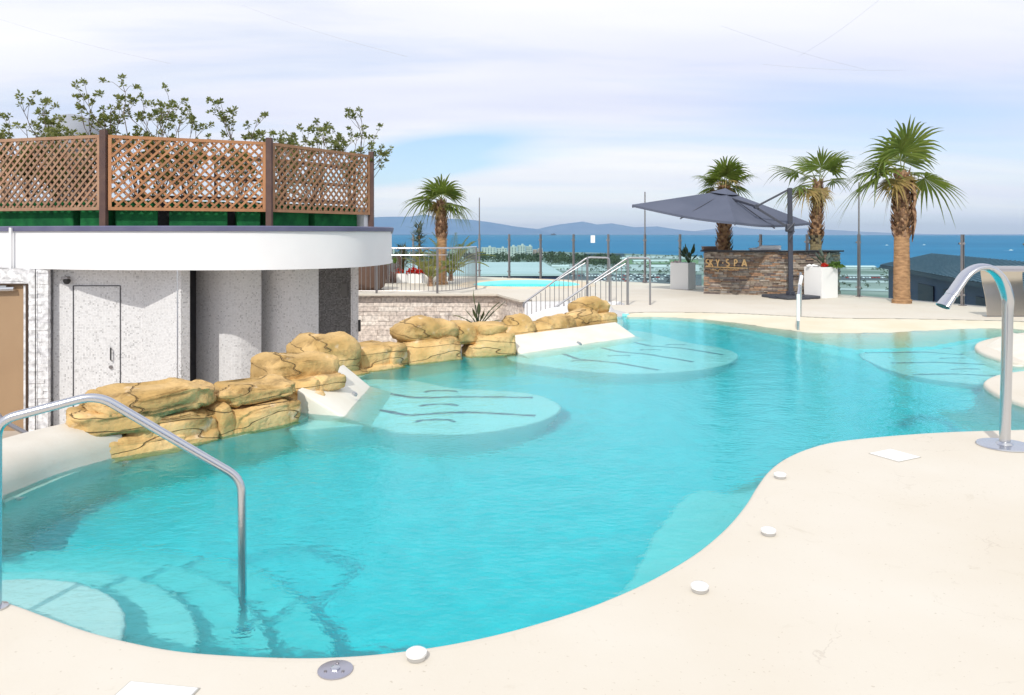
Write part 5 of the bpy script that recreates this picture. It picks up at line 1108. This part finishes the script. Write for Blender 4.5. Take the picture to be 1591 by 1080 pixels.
palm(x, y, 0, Z_(282, y), .20, .095, 'slim fan palm rising behind the right white planter and parasol tip', [(-90, 76, 1.0), (-40, 58, .95), (184, 8, 1.05), (176, 42, 1.2), (120, 64, .95), (14, 62, 1.05), (205, -8, .85), (-8, 30, .7), (100, 35, .7)], 5, .85, .5, (.42, 1.0), .10, (6,), None)
y = 23.2; x = X_(1125, y)
palm(x, y, 0, Z_(288, y), .19, .14, 'fan palm behind the bar with a round upright crown above the parasol', [(-90, 78, 1.05), (-100, 62, .95), (-70, 60, .95), (-130, 42, .9), (-45, 42, .9), (180, 40, .9), (0, 40, .9), (160, 15, .8), (20, 15, .8), (90, 60, .9), (120, 30, .8), (60, 30, .8), (200, -12, .72), (-20, -12, .72), (-90, 30, .8)], 8, .82, .38, (.3, 1.0), 0, (13, 12, 14), None)
y = 24.8; x = X_(686, y)
palm(x, y, 0, Z_(313, y), .17, .11, 'fan palm at the left terrace behind the railing', [(-85, 72, 1.0), (-50, 50, .85), (-130, 50, .85), (182, 26, 1.12), (170, 8, .8), (0, 18, .95), (12, 2, .9), (90, 50, .9), (-10, -10, .75), (120, 66, .9)], 11, .95, .32, (.55, 1.0), 0, (), None)
# ================================================================== PLANTERS AND PLANTS
def planter(cx, cy, w, d, h, rz, label, group='white square planters'):
    r0 = empty('white_planter', (cx, cy, 0), label, 'planter', group)
    m = MB(); t_ = .035; M3 = Matrix.Rotation(rz, 3, 'Z'); outp = [(-w/2, -d/2), (w/2, -d/2), (w/2, d/2), (-w/2, d/2)]; inn = [(a*(1-2*t_/w), b*(1-2*t_/d)) for a, b in outp]
    V = []
    for poly, z in ((outp, .0), (outp, h), (inn, h), (inn, h-.06)):
        for a, b in poly: p = M3 @ Vector((a, b, 0)); V.append((cx+p.x, cy+p.y, z))
    m.v = V
    for L0 in (0, 4, 8):
        for i in range(4): m.f.append((L0+i, L0+(i+1) % 4, L0+4+(i+1) % 4, L0+4+i))
    m.f.append((3, 2, 1, 0)); m.build('box', M_plast, r0, bevel=.006)
    MB().box((cx, cy, h-.07), (w*.93, d*.9, .03), rz).build('soil', M_soil, r0); return r0
planter(X_(1064, 22.6)+.0, 22.85, .55, .55, .76, R(-35), 'white square planter left of the stone bar with dark leaves')
planter(X_(1279, 19.6), 19.75, .56, .56, .77, R(27), 'white square planter right of the bar with red flowers')
for i, (u0, u1, Y, lb) in enumerate([(606, 634, 25.6, 'left'), (634, 656, 25.4, 'middle'), (657, 692, 25.2, 'right')]):
    planter(X_((u0+u1)/2, Y), Y+.2, (u1-u0)*Y/F-.02, .42, .30, 0, f'low white trough planter, {lb} one of three behind the railing', 'low white troughs on the left terrace')
def blade(mb_, p, az, el, l, w, rr, curl=.5, K=5):
    d = Vector((math.cos(az)*math.cos(el), math.sin(az)*math.cos(el), math.sin(el))); s = Vector((-math.sin(az), math.cos(az), 0)); b = len(mb_.v); q = Vector(p)
    for j in range(K+1):
        k = j/K; ww = w*math.sin(min(1, k*1.15+.12)*math.pi)**.7 if k < 1 else .002
        up_ = unit(s.cross(d)); mb_.v += [tuple(q-s*ww/2+up_*ww*.18), tuple(q), tuple(q+s*ww/2+up_*ww*.18)]; d = unit(d-Vector((0, 0, curl/K))); q = q+d*l/K
    for j in range(K): q_ = b+3*j; mb_.f += [(q_, q_+1, q_+4, q_+3), (q_+1, q_+2, q_+5, q_+4)]
def broad(name, x, y, z, h, n, seed, label, cat='plant', m_=None, w=.09, group=None, spread=.5):
    rr = random.Random(seed); r0 = empty(name, (x, y, z), label, cat, group); tw = MB(); lf = MB()
    for i in range(n):
        az = rr.uniform(0, 6.28); el = R(rr.uniform(40, 85)); sl = h*rr.uniform(.35, .6); d = Vector((math.cos(az)*math.cos(el)*spread*2, math.sin(az)*math.cos(el)*spread*2, math.sin(el)))
        e = Vector((x, y, z))+d*sl; tw.tube([(x, y, z), tuple(e)], .009, 5); blade(lf, e, az, el*.95, h*rr.uniform(.4, .55), w*rr.uniform(.8, 1.2), rr, .6)
    tw.build('stalks', M_leafb, r0, norm=False); lf.build('leaves', m_ or M_leafb, r0, norm=False); return r0
sr = empty('strelitzia', (-.50, 11.75, -.02), 'young broad-leaved plant rising behind the rocks before the beige wall', 'plant'); tw = MB(); lf = MB(); rq = random.Random(4)
for (az, el, st_l, ll, w_, cu) in [(180, 34, .22, .30, .06, .7), (172, 58, .16, .22, .05, .6), (178, 82, .34, .30, .07, -.35), (10, 56, .30, .26, .075, .9), (-6, 46, .34, .30, .07, .2), (2, 24, .24, .20, .06, .8), (-60, 60, .14, .22, .05, .7), (-120, 66, .16, .24, .05, .6), (90, 70, .2, .25, .06, .5), (20, 74, .12, .22, .05, .6)]:
    d = Vector((math.cos(R(az))*math.cos(R(el)), math.sin(R(az))*math.cos(R(el)), math.sin(R(el)))); p0 = Vector((-.50, 11.75, -.02)); e = p0+Vector((0, 0, .22))+d*st_l
    tw.tube([p0, p0+Vector((0, 0, .22)), e], .009, 6); blade(lf, e, R(az), R(el), ll, w_, rq, cu, 7)
tw.build('stalks', M_leafb, sr, norm=False); lf.build('leaves', leafmat('olive_leaf', (.05, .065, .028), (.15, .16, .07), .15), sr, norm=False)
broad('strelitzia', X_(1072, 22.8), 22.85, .68, .72, 13, 23, 'dark glossy leaves in the white planter left of the bar', w=.11)
broad('agave', X_(1284, 19.8), 19.9, .70, .62, 10, 25, 'grey green upright leaves in the white planter right of the bar', m_=M_leafbl, w=.12, spread=.35)
def clump(name, x, y, z, rx, ry, h, n, lr, m_, seed, label, cat, wid=.5, group=None):
    rr = random.Random(seed); lf = MB()
    for i in range(n):
        a = rr.uniform(0, 6.28); q = rr.random()**.5; rosette(lf, Vector((x+math.cos(a)*rx*q, y+math.sin(a)*ry*q, z+h*(1-q*q*.7)*rr.uniform(.3, 1))), lr, 9, rr, wid=wid)
    o = lf.build(name, m_, None, norm=False, loc=(x, y, z)); return tag(o, label, cat, group)
clump('trailing_plant', X_(1296, 19.7), 19.62, .73, .22, .16, .16, 60, .06, M_leafy, 31, 'low bright green trailing plant at the right side of the white planter', 'plant')
clump('red_flowers', X_(1279, 19.6), 19.55, .76, .08, .06, .10, 16, .05, M_red, 32, 'small tuft of red flowers in the white planter right of the bar', 'flowers', .9)
rs0 = empty('white_stones', (X_(1264, 19.6), 19.65, .76), 'few white pebbles heaped at the left corner of the white planter', 'stones')
for i in range(5): stone_mb((X_(1258+i*3, 19.6)-.05, 19.66+.04*(i % 2)), (X_(1258+i*3, 19.6)+.06, 19.66+.04*(i % 2)), .76, .82+.02*(i % 2), .1, 60+i, .9, .5, 2).build('pebble', M_plast, rs0, smooth='all')
clump('small_flowers', X_(1052, 22.5), 22.72, .74, .14, .10, .07, 14, .035, mat('pale_petal', (.75, .62, .62), .7), 33, 'pale small flowers at the rim of the white planter left of the bar', 'flowers', .9)
for i, (u, Y, n, lb) in enumerate([(617, 25.5, 6, 'few red flowers in the left low white trough'), (641, 25.4, 20, 'red flowers in the middle low white trough'), (655, 25.3, 30, 'largest mass of red flowers, above the joint of the low troughs'), (681, 25.2, 16, 'red flowers at the right end of the low troughs')]):
    clump('red_flowers', X_(u, Y), Y+.15, .28, .22, .12, .20, n, .08, M_red, 40+i, lb, 'flowers', .9, 'red flowers in the low white troughs')
# feathery and spiky plants at the left terrace
def spiky(name, x, y, z, h, n, l, w, m_, seed, label, curl=.8, stem=True):
    rr = random.Random(seed); r0 = empty(name, (x, y, z), label, 'plant'); lf = MB()
    if stem: MB().tube([(x, y, z), (x+.03, y, z+h*.5), (x, y, z+h)], [.05, .035, .02], 8).build('stem', M_tr1, r0, norm=False)
    for i in range(n):
        k = rr.random(); blade(lf, (x+rr.gauss(0, .05), y+rr.gauss(0, .05), z+h*(.25+.75*k)), rr.uniform(0, 6.28), R(rr.uniform(-20, 70)*(.4+.6*k)+10), l*rr.uniform(.6, 1.1)*(1.15-.5*k), w, rr, curl)
    lf.build('leaves', m_, r0, norm=False)
spiky('cordyline', X_(650, 25.8), 25.9, .2, 1.70, 190, .62, .045, M_leafbl, 51, 'tall blue green spiky plant left of the terrace palm')
spiky('cordyline', X_(625, 25.9), 26.0, .2, .95, 150, .55, .045, leafmat('dusty_leaf', (.08, .11, .07), (.16, .18, .11), .15), 52, 'shorter bushy spiky plant at the left of the low troughs')
def feather(x, y, z, n, L_, seed, label, m_):
    rr = random.Random(seed); r0 = empty('date_palm', (x, y, z), label, 'palm tree'); lf = MB(); tw = MB()
    for i in range(n):
        az = rr.uniform(0, 6.28); d = Vector((math.cos(az), math.sin(az), 0)); el = R(rr.uniform(45, 85)); l = L_*rr.uniform(.8, 1.1); q = Vector((x, y, z+.15)); P_ = [q]; dd = Vector((d.x*math.cos(el), d.y*math.cos(el), math.sin(el)))
        for j in range(12): dd = unit(dd-Vector((0, 0, .12))); q = q+dd*l/12; P_.append(q)
        tw.tube(P_, [.012]*4+[.007]*9, 4)
        for j in range(3, 13):
            for h_ in range(2):
                for s_ in (-1, 1):
                    t_ = unit(P_[j]-P_[j-1]); sd = unit(t_.cross(Vector((0, 0, 1))))*s_; ll = .26*math.sin((j-1)/12*math.pi*.92+.15); p = P_[j-1].lerp(P_[j], h_*.5)
                    e = p+unit(sd+t_*.7+Vector((0, 0, .1)))*ll; b = len(lf.v); lf.v += [tuple(p), tuple(p.lerp(e, .5)+Vector((0, 0, .011))), tuple(e-Vector((0, 0, .03))), tuple(p.lerp(e, .5)-Vector((0, 0, .011)))]; lf.f.append((b, b+1, b+2, b+3))
    MB().tube([(x, y, z), (x, y, z+.3)], [.09, .06], 10).build('trunk', M_tr2, r0); tw.build('leaf_stalks', mat('leaf_stalk', (.2, .22, .06)), r0, norm=False); lf.build('crown', m_, r0, norm=False)
feather(X_(700, 25.0), 25.1, .1, 26, 1.55, 61, 'feathery date palm right of the terrace palm trunk', leafmat('date_leaf', (.13, .15, .04), (.24, .25, .08), .3))
feather(X_(668, 23.9), 24.0, .0, 18, 1.2, 62, 'young feathery palm in front of the low white troughs', leafmat('date_leaf2', (.16, .16, .05), (.27, .25, .09), .3))
clump('low_shrub', X_(598, 24.5), 24.6, .62, .42, .3, .35, 60, .10, M_leafy, 63, 'bright green shrub just right of the white fascia end', 'shrub')
# woven daybed and screen
wb = empty('wicker_daybed', (X_(563, 22.0), 22.2, 0), 'rounded brown wicker daybed behind the railing at the building end', 'daybed')
M_wick = mat('brown_wicker', (.12, .07, .05), .8, col2=(.17, .10, .07), nscale=30, bump=.9, bscale=90, stretch=(3, 3, .4))
x, y = X_(560, 22.0), 22.4
MB().lathe([(.50, .02), (.60, .10), (.68, .45), (.66, .80), (.60, .84), (.56, .80)], 40, (x, y, 0)).build('shell', M_wick, wb, smooth=True); MB().lathe([(.0, .3), (.55, .3), (.58, .42), (.5, .46), (.0, .46)], 30, (x, y, 0)).build('cushion', mat('brown_cushion', (.2, .15, .12), .9), wb, smooth=True)
sc_ = empty('wooden_screen', (X_(598, 25), 25, 0), 'low brown slatted screen left of the white troughs', 'screen')
for i in range(14): MB().box((X_(585, 25)+i*.052, 25.3+.03*i, .31+.012*i), (.046, .03, .62+.024*i)).build('slat', M_brownpost, sc_)
# ================================================================== NEIGHBOURING ROOFS
nb = empty('roof_pavilion', (21, 34, -9), 'navy pavilion with grey metal roof just beyond the glass at the right', 'building')
M_rf = mat('metal_roof', (.07, .115, .16), .45, .2, col2=(.10, .15, .20), nscale=1.5, stretch=(8, 1, 1)); M_nv = mat('navy_cladding', (.022, .035, .09), .5, col2=(.035, .05, .12), nscale=1)
zE = -.16; zr = .44; A, B, P1, P2, C, D = (21, 45, zE), (15.2, 21.5, zE), (24.4, 46, zr), (18.6, 22.5, zr), (22.0, 23.5, zE), (28, 47, zE)
m = MB().add([A, B, P1, P2, C, D], [(0, 1, 3, 2), (1, 4, 3), (4, 5, 2, 3), (5, 0, 2)]); m.build('roof', M_rf, nb, norm=False)
m = MB()
for k in range(1, 48):
    t_ = k/48; a = Vector(A).lerp(Vector(B), t_); b = Vector(P1).lerp(Vector(P2), t_); m.bar(a+Vector((0, 0, .02)), b+Vector((0, 0, .02)), .035, .04)
m.build('roof_seams', M_rf, nb)
bx = [(21.3, 44.6), (16.0, 22.3), (21.5, 24), (27.3, 46.2)]
MB().prism([bx[0], bx[3], bx[2], bx[1]], -9, zE-.22).build('wall', M_nv, nb); MB().prism([A[:2], D[:2], C[:2], B[:2]], zE-.2, zE-.02).build('fascia', mat('dark_fascia', (.03, .045, .07), .5), nb)
for k in (.1, .28, .46, .64, .82):
    p = Vector(bx[0]).lerp(Vector(bx[1]), k); q = Vector(bx[0]).lerp(Vector(bx[1]), k+.11); MB().bar((p.x-.04, p.y, zE-1.5), (q.x-.04, q.y, zE-1.5), .05, 1.7).build('window', mat('dark_glazing', (.012, .016, .035), .5), nb)
wh = empty('warehouse', (-3, 70, -12), 'large flat pale roof with navy walls just beyond the glass at the left', 'building')
wp = [(-26, 58.2), (3.75, 60), (3.2, 84), (-26, 84)]
MB().prism(wp, -20, -1.62).build('wall', M_nv, wh); MB().prism([(x-.15 if x < 0 else x+.15, y-.15 if y < 70 else y+.15) for x, y in wp], -1.61, -1.44).build('roof', mat('pale_roof', (.50, .56, .56), .8, col2=(.58, .63, .63), nscale=.2), wh)
for k in (.45, .66, .85):
    p = Vector(wp[0]).lerp(Vector(wp[1]), k); MB().box((p.x, p.y-.05, -2.4), (.06, .05, 1.5)).build('downpipe', M_plast, wh)
# ================================================================== TOWN
M_fac = mat('pale_facade', (.60, .62, .56), .85, col2=(.68, .68, .62), nscale=.05); M_facp = mat('pink_facade', (.58, .40, .34), .85); M_win = mat('far_window', (.08, .11, .14), .3)
wme = None
def block(u0, u1, vt, Y, m_, lb, nx, nz, dep=16):
    global wme
    x0, x1 = X_(u0, Y), X_(u1, Y); zt = Z_(vt, Y); r0 = empty('apartment_block', ((x0+x1)/2, Y+dep/2, GZ), lb, 'building', 'apartment blocks on the coast')
    MB().box(((x0+x1)/2, Y+dep/2, (GZ+zt)/2), (x1-x0, dep, zt-GZ)).build('wall', m_, r0); MB().box(((x0+x1)/2, Y+dep/2, zt+.35), (x1-x0+.6, dep+.6, .7)).build('roof', M_conc, r0)
    if nx > 2: MB().box(((x0+x1)/2+2, Y+dep/2, zt+2.0), (4, 5, 2.6)).build('roof_house', m_, r0)
    if wme is None: wme = MB().box((0, 0, 0), (2.2, .3, 1.6)).build('window', M_win).data; bpy.data.objects.remove(bpy.data.objects['window'])
    for i in range(nx):
        for j in range(nz):
            w_ = bpy.data.objects.new('window', wme); COL.objects.link(w_); w_.parent = r0; w_.location = (x0+(x1-x0)*(i+.5)/nx-(x0+x1)/2, -dep/2-.12, (zt-GZ)-2.6-3.3*j)
TY = 1464
for a in [(590, 612, 387, TY, M_fac, 'pale block at the left end of the town, behind the terrace plants', 4, 4), (726, 745, 386.5, TY+60, M_fac, 'pale block left of the tall fence mast', 3, 4), (748, 770, 384.8, TY, M_fac, 'pale block just right of the tall fence mast', 5, 5), (771, 788, 386, TY+40, M_fac, 'pale block second right of the tall fence mast', 4, 4),
          (789, 803, 383.5, TY, M_fac, 'slim pale block at the middle of the row', 3, 5), (804, 816, 381.8, TY-30, M_fac, 'tallest pale block in the row', 3, 6), (817, 827, 383.2, TY, M_fac, 'pale stepped block right of the tallest one', 3, 5), (828, 835, 388, TY+30, M_facp, 'small pink block beside the pale row', 2, 3), (836, 843, 386.5, TY+30, M_facp, 'pink block at the right end of the row', 2, 4), (700, 722, 388, TY+60, M_fac, 'low pale block behind the feathery palm', 4, 3)]: block(*a)
def shed(u0, u1, vt, vb, m_, lb, cat='building'):
    Y = g(0, vb, GZ)[1]; x0, x1 = X_(u0, Y), X_(u1, Y); zt = Z_(vt, Y); r0 = empty('long_shed', ((x0+x1)/2, Y+8, GZ), lb, cat)
    MB().box(((x0+x1)/2, Y+8, (GZ+zt-1)/2), (x1-x0, 14, zt-1-GZ)).build('wall', m_, r0)
    m = MB().add([(x0-.5, Y, zt-1), (x1+.5, Y, zt-1), (x1+.5, Y+16, zt-1), (x0-.5, Y+16, zt-1), (x0-.5, Y+8, zt+.8), (x1+.5, Y+8, zt+.8)], [(0, 1, 5, 4), (2, 3, 4, 5), (0, 4, 3), (1, 2, 5), (0, 3, 2, 1)]); m.build('roof', m_, r0)
M_wsh = mat('white_shed', (.68, .72, .70), .7); M_dsh = mat('dark_shed', (.07, .10, .13), .7)
shed(850, 905, 398, 401.5, M_wsh, 'long low white shed right of the pink blocks'); shed(905, 975, 401, 404.5, M_wsh, 'long low white shed below the dark wide roof'); shed(908, 970, 394.5, 399.5, M_dsh, 'wide dark roofed hall by the sea front'); shed(985, 1005, 405, 410, M_wsh, 'white hut beside the fence mast'); shed(1006, 1040, 404.5, 408, M_wsh, 'long white shed at the far field')
shed(858, 884, 413, 418, M_wsh, 'white shed behind the stair railing'); shed(1012, 1046, 413.5, 416, M_wsh, 'low white shed left of the white planter'); shed(1316, 1362, 414, 417.5, M_wsh, 'pale shed on the shore seen right of the white planter')
def fartrees(name, px, n, hmin, hmax, lab, m_, seed, kind='stuff'):
    rr = random.Random(seed); mb_ = MB()
    for i in range(n):
        k = rr.random(); j = rr.randrange(len(px)-1); u = px[j][0]+(px[j+1][0]-px[j][0])*k; v0 = px[j][1]+(px[j+1][1]-px[j][1])*k; v1 = px[j][2]+(px[j+1][2]-px[j][2])*k; X, Y = gg_(u, rr.uniform(v0, v1)); h = rr.uniform(hmin, hmax)
        for q in range(26):
            a = rr.uniform(0, 6.28); e = rr.uniform(-.3, 1.4); c = Vector((X+math.cos(a)*h*.42*math.cos(e), Y+math.sin(a)*h*.4, GZ+h*.55+math.sin(e)*h*.42)); s = h*.20
            d1 = Vector([rr.uniform(-1, 1) for _ in range(3)])*s; d2 = Vector([rr.uniform(-1, 1) for _ in range(3)])*s; b = len(mb_.v); mb_.v += [tuple(c), tuple(c+d1), tuple(c+d1+d2), tuple(c+d2)]; mb_.f.append((b, b+1, b+2, b+3))
    o = mb_.build(name, m_, None, norm=False); o['kind'] = kind; o['label'] = lab; return o
M_ft = mat('far_foliage', (.05, .075, .04), .9, col2=(.08, .10, .05), nscale=.05)
fartrees('tree_belt', [(560, 400, 412), (745, 400, 412), (870, 401, 414), (930, 405, 416), (960, 408, 414)], 420, 8, 13, 'dark belt of trees below the coastal town', M_ft, 1)
fartrees('coastal_scrub', [(855, 396, 403), (1090, 399, 406)], 90, 3, 6, 'row of small palms and bushes along the sea front', M_ft, 2)
fartrees('roadside_trees', [(870, 404, 426), (1090, 410, 428)], 120, 3, 5, 'scattered small trees round the far car park', M_ft, 3)
fartrees('roadside_trees', [(1295, 418, 460), (1400, 420, 460)], 26, 3, 5, 'scattered small trees right of the white planter', M_ft, 4)
# cars
m = MB().add([(x, y, z) for y in (-.9, .9) for x, z in ((-2.1, .3), (-2.1, .85), (-1.5, .95), (-1.0, 1.45), (.5, 1.45), (1.1, .95), (2.1, .8), (2.15, .3))], [tuple(range(8)), tuple(range(8, 16))[::-1]]+[(i, (i+1) % 8, 8+(i+1) % 8, 8+i) for i in range(8)])
CM = []
for cn, cc in (('white', (.74, .75, .76)), ('silver', (.42, .44, .46)), ('black', (.03, .035, .04)), ('red', (.35, .05, .04))):
    cme = m.build('parked_car', mat(cn+'_car_paint', cc, .35), None, bevel=.08).data; bpy.data.objects.remove(bpy.data.objects['parked_car']); CM.append((cn, cme))
rc = random.Random(9)
for row, (v, u0, u1, where) in enumerate([(427.5, 880, 1050, 'farthest row of the car park'), (430, 885, 1050, 'second farthest row of the car park'), (432.6, 925, 1045, 'middle row of the car park'), (435.4, 925, 1045, 'second nearest row of the car park'), (438.5, 935, 1045, 'nearest row of the car park'), (433, 1316, 1384, 'car park right of the white planter')]):
    u = u0
    while u < u1:
        if rc.random() < .8:
            X, Y = gg_(u, v); cn, cme = rc.choice((CM[0], CM[0], CM[0], CM[1], CM[2], CM[3] if rc.random() < .4 else CM[0])); c = bpy.data.objects.new('parked_car', cme); COL.objects.link(c); c.location = (X, Y, GZ+.35); c.rotation_euler = (0, 0, R(90+rc.uniform(-4, 4)) if row % 2 else R(rc.uniform(-4, 4)))
            tag(c, 'tiny '+cn+' car, '+where, 'car', cn+' cars in the '+where)
        u += rc.uniform(4.2, 5.6)*(1.5 if row % 2 == 0 else 1)
# boats
for (u, v, lb) in ((1436, 381, 'tiny white boat on the sea above the pavilion roof'), (1378, 381.5, 'tiny white boat with wake left of the nearest palm'), (1571, 389.5, 'tiny white boat near the right photo edge')):
    Y = (CH-(GZ-1.2))*F/(v-VH); X = X_(u, Y); r0 = empty('motor_boat', (X, Y, GZ-1.2), lb, 'boat')
    MB().add([(X-6, Y-1.6, GZ+.6), (X+4, Y-1.6, GZ+.6), (X+7.5, Y, GZ+1), (X+4, Y+1.6, GZ+.6), (X-6, Y+1.6, GZ+.6), (X-5.5, Y-1, GZ-1.4), (X+4, Y-.6, GZ-1.4), (X+4, Y+.6, GZ-1.4), (X-5.5, Y+1, GZ-1.4)], [(0, 1, 2, 3, 4), (0, 5, 6, 1), (1, 6, 2), (2, 7, 3), (6, 7, 2), (3, 7, 8, 4), (4, 8, 5, 0), (5, 8, 7, 6)]).build('hull', M_plast, r0)
    MB().box((X-.5, Y, GZ+1.4), (5, 2.2, 1.7)).build('cabin', M_plast, r0, bevel=.3); MB().box((X-13, Y, GZ-1.13), (14, 2.4, .1)).build('wake', M_plast, r0)
# bird wires over the terrace
M_wire = mat('bird_wire', (.55, .55, .56), .5)
for (a, b, lb) in ((((0, 30), (265, 99)), ((20), (16)), 'thin overhead wire in the sky above the left lattice'), (((375, 8), (632, 88)), ((18), (14)), 'thin overhead wire in the sky left of centre'), (((1120, 40), (1345, 108)), ((17), (20)), 'thin overhead wire crossing the sky above the palms'), (((1240, 88), (1366, 0)), ((19), (15)), 'thin overhead wire rising to the top edge above the palms'), (((1185, 100), (1405, 109)), ((20), (21)), 'thin nearly level overhead wire above the slim palm')):
    (u0, v0), (u1, v1) = a; p, q = Vector((X_(u0, b[0]), b[0], Z_(v0, b[0]))), Vector((X_(u1, b[1]), b[1], Z_(v1, b[1])))
    P_ = [p.lerp(q, i/8)-Vector((0, 0, .06*math.sin(i/8*math.pi))) for i in range(9)]
    tag(MB().tube(P_, .0022, 4).build('bird_wire', M_wire, norm=False), lb, 'wire')

# everything that the sun reaches through the water
for o in bpy.data.objects:
    if o.type == 'MESH' and o.name.split('.')[0] in ('pool_basin', 'pool_lip', 'pool_wall', 'pool_step', 'pool_bench', 'lounging_shelf', 'backrest_slab', 'pool_coping', 'small_pool_basin', 'stone', 'air_channel', 'jet_grille'): o.cycles.is_caustics_receiver = True
